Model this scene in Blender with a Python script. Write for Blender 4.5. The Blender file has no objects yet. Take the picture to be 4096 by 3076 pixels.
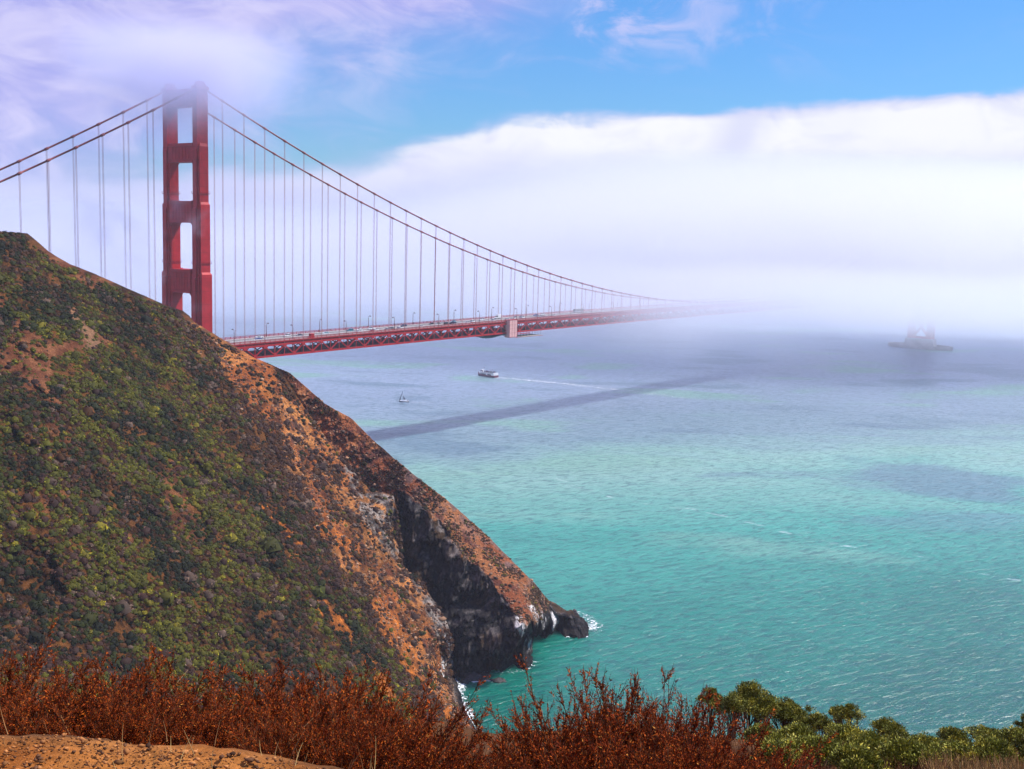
import bpy, math, random
import numpy as np
from mathutils import Matrix, Vector

random.seed(7)
rng = np.random.default_rng(11)
scene = bpy.context.scene
C = scene.collection

# ------------------------------------------------------------------ camera
# world axes: +X along the bridge to the far shore, +Y toward the inner bay, +Z up, water at z = 0
CAM = np.array([-405.467, -551.381, 150.708])
YAW, PITCH, ROLL, FPX = 0.65835, -0.13169, 0.02741, 4581.827      # focal length in pixels of a 4096 wide frame
_f = np.array([math.cos(PITCH) * math.cos(YAW), math.cos(PITCH) * math.sin(YAW), math.sin(PITCH)])
_r = np.cross(_f, [0, 0, 1.0]); _r /= np.linalg.norm(_r)
_u = np.cross(_r, _f)
RGT = _r * math.cos(ROLL) + _u * math.sin(ROLL)
UPV = _u * math.cos(ROLL) - _r * math.sin(ROLL)
FWD = _f
cam_data = bpy.data.cameras.new('camera')
cam_data.sensor_width = 36.0
cam_data.lens = FPX / 4096 * 36.0
cam_data.clip_start = 0.1
cam_data.clip_end = 60000
cam = bpy.data.objects.new('camera', cam_data); C.objects.link(cam)
cam.matrix_world = Matrix(((RGT[0], UPV[0], -FWD[0], CAM[0]), (RGT[1], UPV[1], -FWD[1], CAM[1]),
                           (RGT[2], UPV[2], -FWD[2], CAM[2]), (0, 0, 0, 1)))
scene.camera = cam

# ------------------------------------------------------------------ render settings
scene.render.engine = 'CYCLES'
cy = scene.cycles
cy.use_denoising = True
try:
    cy.denoiser = 'OPENIMAGEDENOISE'
    cy.denoising_input_passes = 'RGB_ALBEDO_NORMAL'
    cy.denoising_prefilter = 'ACCURATE'
except Exception:
    pass
cy.use_adaptive_sampling = False
cy.max_bounces = 8; cy.diffuse_bounces = 3; cy.glossy_bounces = 2; cy.transmission_bounces = 2
cy.transparent_max_bounces = 12
cy.volume_bounces = 7
cy.volume_step_rate = 1.0
cy.volume_max_steps = 128
cy.sample_clamp_indirect = 6.0
cy.caustics_reflective = False; cy.caustics_refractive = False
vs = scene.view_settings
vs.view_transform = 'Standard'; vs.look = 'None'; vs.exposure = 0.4; vs.gamma = 1.0; vs.use_curve_mapping = False

# ------------------------------------------------------------------ sun
SUN_AZ, SUN_EL = math.radians(35.0), math.radians(52.0)           # azimuth from +X toward -Y
SUN = np.array([math.cos(SUN_EL) * math.cos(SUN_AZ), -math.cos(SUN_EL) * math.sin(SUN_AZ), math.sin(SUN_EL)])
sd = bpy.data.lights.new('sun', 'SUN'); sd.energy = 5.0; sd.angle = math.radians(0.5); sd.color = (1.0, 0.95, 0.88)
so = bpy.data.objects.new('sun', sd); C.objects.link(so)
so.rotation_euler = Vector(SUN).to_track_quat('Z', 'Y').to_euler()

# ------------------------------------------------------------------ node helpers
class NT:
    def __init__(self, tree):
        self.t = tree; self.n = tree.nodes; self.l = tree.links
    def node(self, typ, **kw):
        nd = self.n.new(typ)
        for k, v in kw.items(): setattr(nd, k, v)
        return nd
    def put(self, sock, v):
        if isinstance(v, bpy.types.NodeSocket): self.l.new(v, sock)
        elif v is not None: sock.default_value = v
    def math(self, op, a, b=None, c=None, clamp=False):
        nd = self.node('ShaderNodeMath', operation=op); nd.use_clamp = clamp
        self.put(nd.inputs[0], a); self.put(nd.inputs[1], b)
        if c is not None: self.put(nd.inputs[2], c)
        return nd.outputs[0]
    def vmath(self, op, a, b=None, out=0):
        nd = self.node('ShaderNodeVectorMath', operation=op)
        self.put(nd.inputs[0], a)
        if b is not None: self.put(nd.inputs[1], b)
        return nd.outputs['Value'] if op in ('DOT_PRODUCT', 'LENGTH', 'DISTANCE') else nd.outputs[0]
    def scale(self, a, s):
        nd = self.node('ShaderNodeVectorMath', operation='SCALE'); self.put(nd.inputs[0], a); self.put(nd.inputs['Scale'], s)
        return nd.outputs[0]
    def ss(self, x, a, b, o0=0.0, o1=1.0):
        nd = self.node('ShaderNodeMapRange', interpolation_type='SMOOTHSTEP')
        self.put(nd.inputs['Value'], x); self.put(nd.inputs['From Min'], a); self.put(nd.inputs['From Max'], b)
        self.put(nd.inputs['To Min'], o0); self.put(nd.inputs['To Max'], o1)
        return nd.outputs[0]
    def lin(self, x, a, b, o0=0.0, o1=1.0):
        nd = self.node('ShaderNodeMapRange'); nd.clamp = True
        self.put(nd.inputs['Value'], x); self.put(nd.inputs['From Min'], a); self.put(nd.inputs['From Max'], b)
        self.put(nd.inputs['To Min'], o0); self.put(nd.inputs['To Max'], o1)
        return nd.outputs[0]
    def noise(self, vec, scale, detail=4.0, rough=0.55, dist=0.0):
        nd = self.node('ShaderNodeTexNoise'); self.put(nd.inputs['Vector'], vec)
        nd.inputs['Scale'].default_value = scale; nd.inputs['Detail'].default_value = detail
        nd.inputs['Roughness'].default_value = rough; nd.inputs['Distortion'].default_value = dist
        return nd.outputs['Fac']
    def mix(self, f, a, b, blend='MIX'):
        nd = self.node('ShaderNodeMix', data_type='RGBA', blend_type=blend)
        self.put(nd.inputs[0], f)
        for s, v in ((nd.inputs[6], a), (nd.inputs[7], b)):
            if isinstance(v, (tuple, list)): v = tuple(v) + (1.0,) * (4 - len(v))
            self.put(s, v)
        return nd.outputs[2]
    def comb(self, x, y, z):
        nd = self.node('ShaderNodeCombineXYZ')
        for i, v in enumerate((x, y, z)): self.put(nd.inputs[i], v)
        return nd.outputs[0]
    def sep(self, v):
        nd = self.node('ShaderNodeSeparateXYZ'); self.put(nd.inputs[0], v)
        return nd.outputs
    def ramp(self, x, stops, interp='LINEAR'):
        nd = self.node('ShaderNodeValToRGB'); nd.color_ramp.interpolation = interp
        e = nd.color_ramp.elements
        while len(e) < len(stops): e.new(0.5)
        for k, (p, c) in enumerate(stops):
            e[k].position = p
            e[k].color = tuple(c) + (1.0,) * (4 - len(c)) if isinstance(c, (tuple, list)) else (c, c, c, 1)
        self.put(nd.inputs[0], x)
        return nd.outputs[0]
    def curve(self, x, pts):
        nd = self.node('ShaderNodeFloatCurve'); cv = nd.mapping.curves[0]
        for p in pts[1:-1]: cv.points.new(*p)
        cv.points[0].location = pts[0]; cv.points[-1].location = pts[-1]
        for p, q in zip(cv.points, pts): p.location = q
        nd.mapping.update(); self.put(nd.inputs['Value'], x)
        return nd.outputs[0]

def new_mat(name):
    m = bpy.data.materials.new(name); m.use_nodes = True
    m.node_tree.nodes.clear()
    g = NT(m.node_tree)
    g.out = g.node('ShaderNodeOutputMaterial')
    return m, g

def principled(g, color, rough=0.7, spec=0.3, normal=None, metallic=0.0):
    b = g.node('ShaderNodeBsdfPrincipled')
    if isinstance(color, (tuple, list)): color = tuple(color) + (1.0,) * (4 - len(color))
    g.put(b.inputs['Base Color'], color); g.put(b.inputs['Roughness'], rough)
    g.put(b.inputs['Specular IOR Level'], spec); g.put(b.inputs['Metallic'], metallic)
    if normal is not None: g.put(b.inputs['Normal'], normal)
    g.l.new(b.outputs[0], g.out.inputs['Surface'])
    return b

def simple(name, col, rough=0.6, spec=0.3, var=0.15, scale=0.6, metallic=0.0):
    """plain paint or metal with a little weathering"""
    m, g = new_mat(name)
    tc = g.node('ShaderNodeTexCoord').outputs['Object']
    n = g.noise(tc, scale, 5.0, 0.6)
    c = g.mix(g.ss(n, 0.35, 0.7), tuple(v * (1 - var) for v in col), tuple(min(1, v * (1 + var)) for v in col))
    principled(g, c, rough, spec, None, metallic)
    return m

# ------------------------------------------------------------------ sky: Nishita with the fog bank and high fog in it
D2R = math.radians
world = bpy.data.worlds.new('World'); scene.world = world; world.use_nodes = True
world.node_tree.nodes.clear()
w = NT(world.node_tree)
wo = w.node('ShaderNodeOutputWorld')
sky = w.node('ShaderNodeTexSky', sky_type='NISHITA')
sky.sun_disc = False; sky.sun_elevation = SUN_EL
sky.sun_rotation = math.atan2(SUN[0], SUN[1])
sky.air_density = 1.3; sky.dust_density = 0.3; sky.ozone_density = 3.0; sky.altitude = 100
dirv = w.node('ShaderNodeTexCoord').outputs['Generated']
dx, dy, dz = w.sep(dirv)
# bearing (degrees, clockwise positive from the mid view axis) and height above the horizon (degrees)
hx, hy = math.cos(YAW), math.sin(YAW)
fw = w.math('ADD', w.math('MULTIPLY', dx, hx), w.math('MULTIPLY', dy, hy))
rt = w.math('ADD', w.math('MULTIPLY', dx, hy), w.math('MULTIPLY', dy, -hx))
az = w.math('MULTIPLY', w.math('ARCTAN2', rt, fw), 57.2958)
el = w.math('MULTIPLY', w.math('ARCSINE', dz), 57.2958)
skyc = w.mix(1.0, sky.outputs[0], (0.42 * .76, 0.84 * .76, 1.42 * .76), 'MULTIPLY')
# flat cloud noise space (bearing, height)
p1 = w.comb(w.math('MULTIPLY', az, 0.10), w.math('MULTIPLY', el, 0.16), 0.3)
n_big = w.noise(p1, 1.0, 6.0, 0.55, 0.4)
p2 = w.comb(w.math('ADD', w.math('MULTIPLY', az, 0.10), w.math('MULTIPLY', el, 0.05)), w.math('MULTIPLY', el, 0.22), 4.1)
n_wisp = w.noise(p2, 2.1, 9.0, 0.62, 0.9)
p3 = w.comb(w.math('MULTIPLY', az, 0.05), w.math('MULTIPLY', el, 0.3), 9.3)
n_bank = w.noise(p3, 3.0, 5.0, 0.5, 0.2)
K = 10.0            # cloud colours below are display-linear; background strength is 1/K
STR = 0.10
# -- high fog spreading from the upper left
hf = w.math('ADD', w.math('MULTIPLY', az, -0.068), w.math('MULTIPLY', w.math('SUBTRACT', el, 7.2), 0.12))
hf = w.math('ADD', hf, w.math('MULTIPLY', w.math('SUBTRACT', n_big, 0.5), 1.3))
hf = w.math('ADD', hf, w.math('MULTIPLY', w.math('SUBTRACT', n_wisp, 0.5), 1.0))
hf = w.math('ADD', hf, w.math('MULTIPLY', w.ss(el, 8.5, 12.0), w.ss(az, 8.0, -6.0, 0.0, 0.75)))
hf_m = w.math('MULTIPLY', w.ss(hf, 0.0, 1.5), 0.97)
# thin streaks over the blue
st = w.math('MULTIPLY', w.ss(n_wisp, 0.46, 0.74), w.ss(el, 6.5, 10.5))
st = w.math('MULTIPLY', st, w.ss(az, 20.0, 0.0, 0.08, 0.85))
hf_m = w.math('MAXIMUM', hf_m, st)
hfc = w.mix(w.ss(n_wisp, 0.35, 0.7), (0.43, 0.43, 0.89), (0.68, 0.65, 0.98))
# -- fog bank top profile over bearing: bearing -30..30 -> 0..1, height 0..10 deg -> 0..1
prof = [(0.0, .22), (0.10, 0.23), (0.17, 0.24), (0.26, 0.32), (0.325, 0.34), (0.37, 0.37), (0.42, 0.47), (0.455, 0.525), (0.495, 0.59),
        (0.54, 0.60), (0.615, 0.62), (0.70, 0.65), (0.865, 0.71), (1.0, 0.75)]
top = w.math('MULTIPLY', w.curve(w.lin(az, -30, 30), prof), 10.0)
top = w.math('ADD', top, w.math('MULTIPLY', w.math('SUBTRACT', n_bank, 0.5), 1.2))
p4 = w.comb(w.math('MULTIPLY', az, 0.30), w.math('MULTIPLY', el, 0.45), 2.2)
n_puff = w.noise(p4, 1.0, 7.0, 0.58, 0.6)
top = w.math('ADD', top, w.math('MULTIPLY', w.math('SUBTRACT', n_puff, 0.5), 1.0))
dep = w.math('SUBTRACT', top, el)                                   # degrees below the top edge
edge = w.ss(az, -14, 12, 1.4, 0.55)
bank_m = w.ss(dep, 0.0, edge)
white = w.math('MULTIPLY', w.ss(dep, 0.2, 0.9), w.ss(dep, w.ss(az, -8, 20, 1.2, 2.2), w.ss(az, -8, 20, 3.6, 4.8), 1.0, 0.0))
white = w.math('MULTIPLY', white, w.ss(az, -14.0, 3.0, 0.30, 1.0))
white = w.math('MULTIPLY', white, w.ss(n_big, 0.30, 0.55, 0.8, 1.0))
bankc = w.mix(w.ss(az, -20, 14), (0.47, 0.50, 0.92), (0.66, 0.69, 0.96))
white = w.math('MULTIPLY', white, w.ss(n_puff, 0.28, 0.56, 0.62, 1.0))
strk = w.math('ADD', w.math('SUBTRACT', az, 10.4), w.math('ADD', w.math('MULTIPLY', w.math('SUBTRACT', el, 4.0), -0.45), w.math('MULTIPLY', w.math('SUBTRACT', n_puff, 0.5), 3.0)))
white = w.math('MULTIPLY', white, w.ss(w.math('ABSOLUTE', strk), 0.2, 2.2, 0.35, 1.0))
bankc = w.mix(white, bankc, (0.98, 0.985, 1.0))
def x10(c): return w.scale(c, 0.76 / STR)          # the exposure of 0.4 stops brings these back to the values above
allc = w.mix(hf_m, skyc, x10(hfc))
allc = w.mix(bank_m, allc, x10(bankc))
bg = w.node('ShaderNodeBackground'); w.put(bg.inputs['Color'], allc); bg.inputs['Strength'].default_value = STR
w.l.new(bg.outputs[0], wo.inputs['Surface'])

# ------------------------------------------------------------------ object helpers
def tag(o, label=None, cat=None, group=None, kind=None):
    if label: o['label'] = label
    if cat: o['category'] = cat
    if group: o['group'] = group
    if kind: o['kind'] = kind
    return o

def empty(name, loc=(0, 0, 0), rz=0.0, label=None, cat=None, group=None):
    o = bpy.data.objects.new(name, None); C.objects.link(o)
    o.location = loc; o.rotation_euler = (0, 0, rz); o.empty_display_size = 0.5
    return tag(o, label, cat, group)

def np_mesh(name, V, F, cols=None, smooth=False):
    """mesh from arrays; F is an (n,3) or (n,4) index array; cols one RGB per vertex"""
    V = np.asarray(V, np.float32); F = np.asarray(F, np.int32)
    me = bpy.data.meshes.new(name)
    k = F.shape[1]
    me.vertices.add(len(V)); me.vertices.foreach_set('co', V.ravel())
    me.loops.add(F.size); me.loops.foreach_set('vertex_index', F.ravel())
    me.polygons.add(len(F))
    me.polygons.foreach_set('loop_start', np.arange(0, F.size, k, dtype=np.int32))
    me.polygons.foreach_set('loop_total', np.full(len(F), k, np.int32))
    if smooth: me.polygons.foreach_set('use_smooth', np.ones(len(F), bool))
    me.update(calc_edges=True); me.validate()
    if cols is not None:
        a = me.color_attributes.new('Col', 'FLOAT_COLOR', 'POINT')
        rgba = np.ones((len(V), 4), np.float32); rgba[:, :3] = cols
        a.data.foreach_set('color', rgba.ravel())
    return me

def link(name, me, mat, parent=None, loc=None):
    o = bpy.data.objects.new(name, me); C.objects.link(o)
    mats = mat if isinstance(mat, (list, tuple)) else [mat]
    if len(me.materials) == 0:
        for m in mats: me.materials.append(m)
    if parent is not None: o.parent = parent
    if loc is not None: o.location = loc
    return o

class MB:
    """collects polygons, then links them as one mesh object"""
    def __init__(self): self.v = []; self.f = []; self.m = []
    def add(self, verts, faces, mi=0):
        b = len(self.v); self.v += [tuple(p) for p in verts]
        self.f += [tuple(b + i for i in f) for f in faces]; self.m += [mi] * len(faces)
        return self
    def box(self, x0, x1, y0, y1, z0, z1, mi=0, top=(1.0, 1.0)):
        cx, cy_, hx_, hy_ = (x0 + x1) / 2, (y0 + y1) / 2, (x1 - x0) / 2 * top[0], (y1 - y0) / 2 * top[1]
        return self.add([(x0, y0, z0), (x1, y0, z0), (x1, y1, z0), (x0, y1, z0),
                         (cx - hx_, cy_ - hy_, z1), (cx + hx_, cy_ - hy_, z1), (cx + hx_, cy_ + hy_, z1), (cx - hx_, cy_ + hy_, z1)],
                        [(3, 2, 1, 0), (4, 5, 6, 7), (0, 1, 5, 4), (1, 2, 6, 5), (2, 3, 7, 6), (3, 0, 4, 7)], mi)
    def bar(self, a, b, wd, ht, mi=0, up=(0, 0, 1)):
        a = np.array(a, float); b = np.array(b, float); d = b - a; d /= np.linalg.norm(d)
        s = np.cross(d, up)
        if np.linalg.norm(s) < 1e-3: s = np.cross(d, (0, 1, 0))
        s /= np.linalg.norm(s); t = np.cross(s, d)
        V = [p + s * i * wd / 2 + t * j * ht / 2 for p in (a, b) for i, j in ((-1, -1), (1, -1), (1, 1), (-1, 1))]
        return self.add(V, [(0, 1, 2, 3), (7, 6, 5, 4), (1, 0, 4, 5), (2, 1, 5, 6), (3, 2, 6, 7), (0, 3, 7, 4)], mi)
    def tube(self, pts, rad, n=8, mi=0, caps=True):
        pts = np.array(pts, float); rad = np.broadcast_to(rad, (len(pts),)); V = []; F = []
        for i, p in enumerate(pts):
            d = pts[min(i + 1, len(pts) - 1)] - pts[max(i - 1, 0)]; d /= np.linalg.norm(d)
            s = np.cross(d, (0, 0, 1) if abs(d[2]) < .95 else (1, 0, 0)); s /= np.linalg.norm(s); t = np.cross(s, d)
            for k in range(n):
                a = 2 * math.pi * k / n
                V.append(p + rad[i] * (math.cos(a) * s + math.sin(a) * t))
        for i in range(len(pts) - 1):
            for k in range(n):
                F.append((i * n + k, i * n + (k + 1) % n, (i + 1) * n + (k + 1) % n, (i + 1) * n + k))
        if caps: F += [tuple(range(n))[::-1], tuple((len(pts) - 1) * n + k for k in range(n))]
        return self.add(V, F, mi)
    def prism(self, poly, y0, y1, mi=0, taper=1.0):
        """side outline (x, z) swept across y; taper narrows nothing, kept simple"""
        n = len(poly)
        V = [(x, y0, z) for x, z in poly] + [(x, y1, z) for x, z in poly]
        F = [tuple(range(n)), tuple(range(2 * n - 1, n - 1, -1))] + [(i, i + n, (i + 1) % n + n, (i + 1) % n) for i in range(n)]
        return self.add(V, F, mi)
    def build(self, name, mat, parent=None, smooth=False, loc=None):
        me = bpy.data.meshes.new(name)
        me.from_pydata(self.v, [], self.f); me.update()
        if any(self.m): me.polygons.foreach_set('material_index', self.m)
        if smooth: me.polygons.foreach_set('use_smooth', [True] * len(self.f))
        import bmesh
        bm = bmesh.new(); bm.from_mesh(me); bmesh.ops.recalc_face_normals(bm, faces=bm.faces); bm.to_mesh(me); bm.free()
        return link(name, me, mat, parent, loc)

def copy_tree(o, parent=None):
    c = o.copy(); C.objects.link(c); c.parent = parent
    for ch in list(o.children): copy_tree(ch, c)
    return c

def grid_faces(nr, nc, off=0):
    i = np.arange((nr - 1) * (nc - 1)); r = i // (nc - 1); c = i % (nc - 1); a = off + r * nc + c
    return np.stack([a, a + nc, a + nc + 1, a + 1], 1)

KD = 4096 / 2212.0
def ray(x, y):
    """direction through a point of the picture (2212 px wide), with unit depth along the view axis"""
    return FWD + RGT * ((x * KD - 2048) / FPX) - UPV * ((y * KD - 1538) / FPX)
def at(x, y, d): return CAM + ray(x, y) * d
def at_z(x, y, z=0.0):
    r = ray(x, y); return CAM + r * ((z - CAM[2]) / r[2])
def depth_z(x, y, z=0.0):
    r = ray(x, y); return (z - CAM[2]) / r[2]

# ---- array noise (value noise on a hashed lattice)
def _hash(ix, iy, iz, seed):
    h = (ix * 374761393 + iy * 668265263 + iz * 2147483647 + seed * 1274126177) & 0xFFFFFFFF
    h = ((h ^ (h >> 13)) * 1274126177) & 0xFFFFFFFF
    return ((h ^ (h >> 16)) & 0xFFFF) / 65535.0
def vnoise(P, scale, seed=0):
    P = np.asarray(P, float) / scale
    I = np.floor(P).astype(np.int64); f = P - I; f = f * f * f * (f * (f * 6 - 15) + 10)
    r = 0
    for a in (0, 1):
        for b in (0, 1):
            for c in (0, 1):
                wgt = (f[..., 0] if a else 1 - f[..., 0]) * (f[..., 1] if b else 1 - f[..., 1]) * (f[..., 2] if c else 1 - f[..., 2])
                r = r + wgt * _hash(I[..., 0] + a, I[..., 1] + b, I[..., 2] + c, seed)
    return r
def fbm(P, scale, octv=4, seed=0, gain=0.5):
    r = 0; a = 1.0; t = 0
    for o in range(octv):
        r = r + a * vnoise(P, scale / 2 ** o, seed + o * 17); t += a; a *= gain
    return r / t
def sstep(x, a, b):
    t = np.clip((np.asarray(x, float) - a) / (b - a), 0, 1); return t * t * (3 - 2 * t)

# ------------------------------------------------------------------ water: one sheet to the horizon
def make_water():
    m, g = new_mat('sea_water')
    pos = g.node('ShaderNodeNewGeometry').outputs['Position']
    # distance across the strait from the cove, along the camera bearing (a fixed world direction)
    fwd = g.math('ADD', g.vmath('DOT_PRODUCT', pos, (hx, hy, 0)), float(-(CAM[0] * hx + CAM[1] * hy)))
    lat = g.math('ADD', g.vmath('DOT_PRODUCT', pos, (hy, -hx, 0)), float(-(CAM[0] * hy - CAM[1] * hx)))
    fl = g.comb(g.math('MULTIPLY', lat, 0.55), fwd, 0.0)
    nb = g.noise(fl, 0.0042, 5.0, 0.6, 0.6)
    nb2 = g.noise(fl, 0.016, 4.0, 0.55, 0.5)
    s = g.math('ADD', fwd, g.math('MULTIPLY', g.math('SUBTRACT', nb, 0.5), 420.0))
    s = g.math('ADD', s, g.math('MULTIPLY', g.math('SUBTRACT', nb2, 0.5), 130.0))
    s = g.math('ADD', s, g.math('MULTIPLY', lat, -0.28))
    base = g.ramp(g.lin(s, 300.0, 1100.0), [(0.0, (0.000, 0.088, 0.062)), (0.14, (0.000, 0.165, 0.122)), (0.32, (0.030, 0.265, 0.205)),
                                            (0.52, (0.165, 0.34, 0.285)), (0.66, (0.135, 0.23, 0.265)), (1.0, (0.20, 0.27, 0.36))])  # silty tones near; paler far stops carry painted haze and reflected fog
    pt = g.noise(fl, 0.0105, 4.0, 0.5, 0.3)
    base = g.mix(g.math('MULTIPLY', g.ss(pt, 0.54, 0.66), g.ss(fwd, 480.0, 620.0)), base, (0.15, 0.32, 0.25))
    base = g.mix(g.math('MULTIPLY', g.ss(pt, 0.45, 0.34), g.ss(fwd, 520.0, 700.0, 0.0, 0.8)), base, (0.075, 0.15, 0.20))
    # wind chop: short crests lying across the wind, darker troughs
    rot = g.comb(g.math('ADD', g.math('MULTIPLY', lat, 0.86), g.math('MULTIPLY', fwd, 0.50)),
                 g.math('ADD', g.math('MULTIPLY', fwd, 0.86), g.math('MULTIPLY', lat, -0.50)), 0.0)
    rx, ry, rz = g.sep(rot)
    cv = g.comb(g.math('MULTIPLY', rx, 0.35), ry, 0.0)
    w1 = g.noise(cv, 0.34, 4.0, 0.62, 0.5)
    w2 = g.noise(cv, 1.0, 3.0, 0.6, 0.3)
    w3 = g.noise(fl, 0.05, 3.0, 0.55, 0.4)
    h = g.math('ADD', g.math('MULTIPLY', w1, 1.0), g.math('ADD', g.math('MULTIPLY', w2, 0.32), g.math('MULTIPLY', w3, 1.4)))
    bmp = g.node('ShaderNodeBump'); bmp.inputs['Strength'].default_value = 0.8; bmp.inputs['Distance'].default_value = 1.3
    g.put(bmp.inputs['Height'], h)
    # wave shading put into the colour: darker where the ripple height is low
    cr = g.math('ADD', g.math('MULTIPLY', w1, 0.6), g.math('MULTIPLY', w2, 0.4))
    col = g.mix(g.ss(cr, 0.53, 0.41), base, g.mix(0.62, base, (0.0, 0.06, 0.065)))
    # whitecaps and long drifting foam lines
    wc = g.math('MULTIPLY', g.ss(g.noise(g.comb(g.math('MULTIPLY', rx, 0.7), ry, 3.0), 0.33, 5.0, 0.7, 0.4), 0.775, 0.80), g.ss(g.noise(fl, 0.03, 2.0), 0.45, 0.6))
    line = g.math('ADD', fwd, g.math('MULTIPLY', g.math('SUBTRACT', g.noise(fl, 0.006, 4.0, 0.6), 0.5), 130.0))
    line = g.math('ADD', line, g.math('MULTIPLY', lat, 0.95))
    l1 = g.math('MULTIPLY', g.ss(g.math('ABSOLUTE', g.math('SUBTRACT', line, 716.0)), 3.5, 0.2), g.ss(lat, 10.0, 60.0))
    l1 = g.math('MULTIPLY', l1, g.ss(g.noise(fl, 0.09, 5.0, 0.7), 0.50, 0.62))
    foam = g.math('MINIMUM', g.math('ADD', g.math('MULTIPLY', wc, 0.8), g.math('MULTIPLY', l1, 0.45)), 1.0)
    col = g.mix(foam, col, (0.75, 0.78, 0.80))
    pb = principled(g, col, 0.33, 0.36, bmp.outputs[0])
    pb.subsurface_method = 'BURLEY'                              # silty water scatters the light under its surface
    pb.inputs['Subsurface Weight'].default_value = 1.0
    pb.inputs['Subsurface Radius'].default_value = (1.0, 1.0, 1.0); pb.inputs['Subsurface Scale'].default_value = 12.0
    S = 14000.0
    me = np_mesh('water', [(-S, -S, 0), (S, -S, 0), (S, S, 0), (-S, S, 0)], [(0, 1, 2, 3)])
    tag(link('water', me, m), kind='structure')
make_water()
# ------------------------------------------------------------------ the bridge
def red_steel(name, col):
    """painted riveted plates: faint plate courses, rain streaks and faded areas"""
    m, g = new_mat(name)
    pos = g.node('ShaderNodeNewGeometry').outputs['Position']
    x, y, z = g.sep(pos)
    n = g.noise(pos, 0.25, 5.0, 0.65)
    stv = g.comb(g.math('MULTIPLY', x, 1.6), g.math('MULTIPLY', y, 1.6), g.math('MULTIPLY', z, 0.07))
    n2 = g.noise(stv, 1.0, 5.0, 0.6)
    c = g.mix(g.ss(n, 0.3, 0.7), tuple(v * .82 for v in col), tuple(v * 1.12 for v in col))
    c = g.mix(g.ss(n2, 0.55, 0.78, 0.0, 0.45), c, (col[0] * .55, col[1] * .9, col[2] * 1.1))
    seam = g.math('ABSOLUTE', g.math('SUBTRACT', g.math('FRACT', g.math('MULTIPLY', z, 0.137)), 0.5))
    c = g.mix(g.ss(seam, 0.022, 0.006, 0.0, 0.45), c, tuple(v * .35 for v in col))
    principled(g, c, 0.55, 0.22)
    return m
RED = red_steel('red_paint', (0.40, 0.011, 0.015))
RED_DK = red_steel('dark_red_paint', (0.34, 0.018, 0.024))
CABLE = simple('cable_paint', (0.30, 0.075, 0.070), 0.6, 0.2)
ROPE = simple('rope_paint', (0.42, 0.20, 0.20), 0.6, 0.2)
CONC = simple('concrete', (0.34, 0.32, 0.30), 0.85, 0.15, 0.2, 0.1)
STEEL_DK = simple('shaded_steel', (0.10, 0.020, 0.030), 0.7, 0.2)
def asphalt_mat():
    m, g = new_mat('asphalt')
    pos = g.node('ShaderNodeNewGeometry').outputs['Position']
    x, y, z = g.sep(pos)
    c = g.mix(g.noise(pos, 0.5, 5.0, 0.6), (0.115, 0.115, 0.12), (0.17, 0.165, 0.165))
    principled(g, c, 0.85, 0.2)
    return m
ASPHALT = asphalt_mat()
PAINT_W = simple('white_marking', (0.72, 0.72, 0.70), 0.7, 0.2)
KERB = simple('pale_kerb', (0.55, 0.50, 0.50), 0.8, 0.2)

SPAN, SIDE, HALF = 1280.2, 343.0, 13.7
def road(x):
    if x < 0: return 80.55 + x * 0.013
    return 80.59 + 4.19 * (1 - ((x - 640.0) / 640.0) ** 2)
def cable_z(x):
    if x >= 0: return 88.0 + (226.5 - 88.0) * ((x - 640.0) / 640.0) ** 2
    t = -x / SIDE
    return 226.5 - (226.5 - 80.0) * t - 4 * 9.5 * t * (1 - t)

bridge = empty('suspension_bridge', (0, 0, 0), 0, 'long red suspension bridge running from the hillside into white fog', 'bridge')

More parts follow.
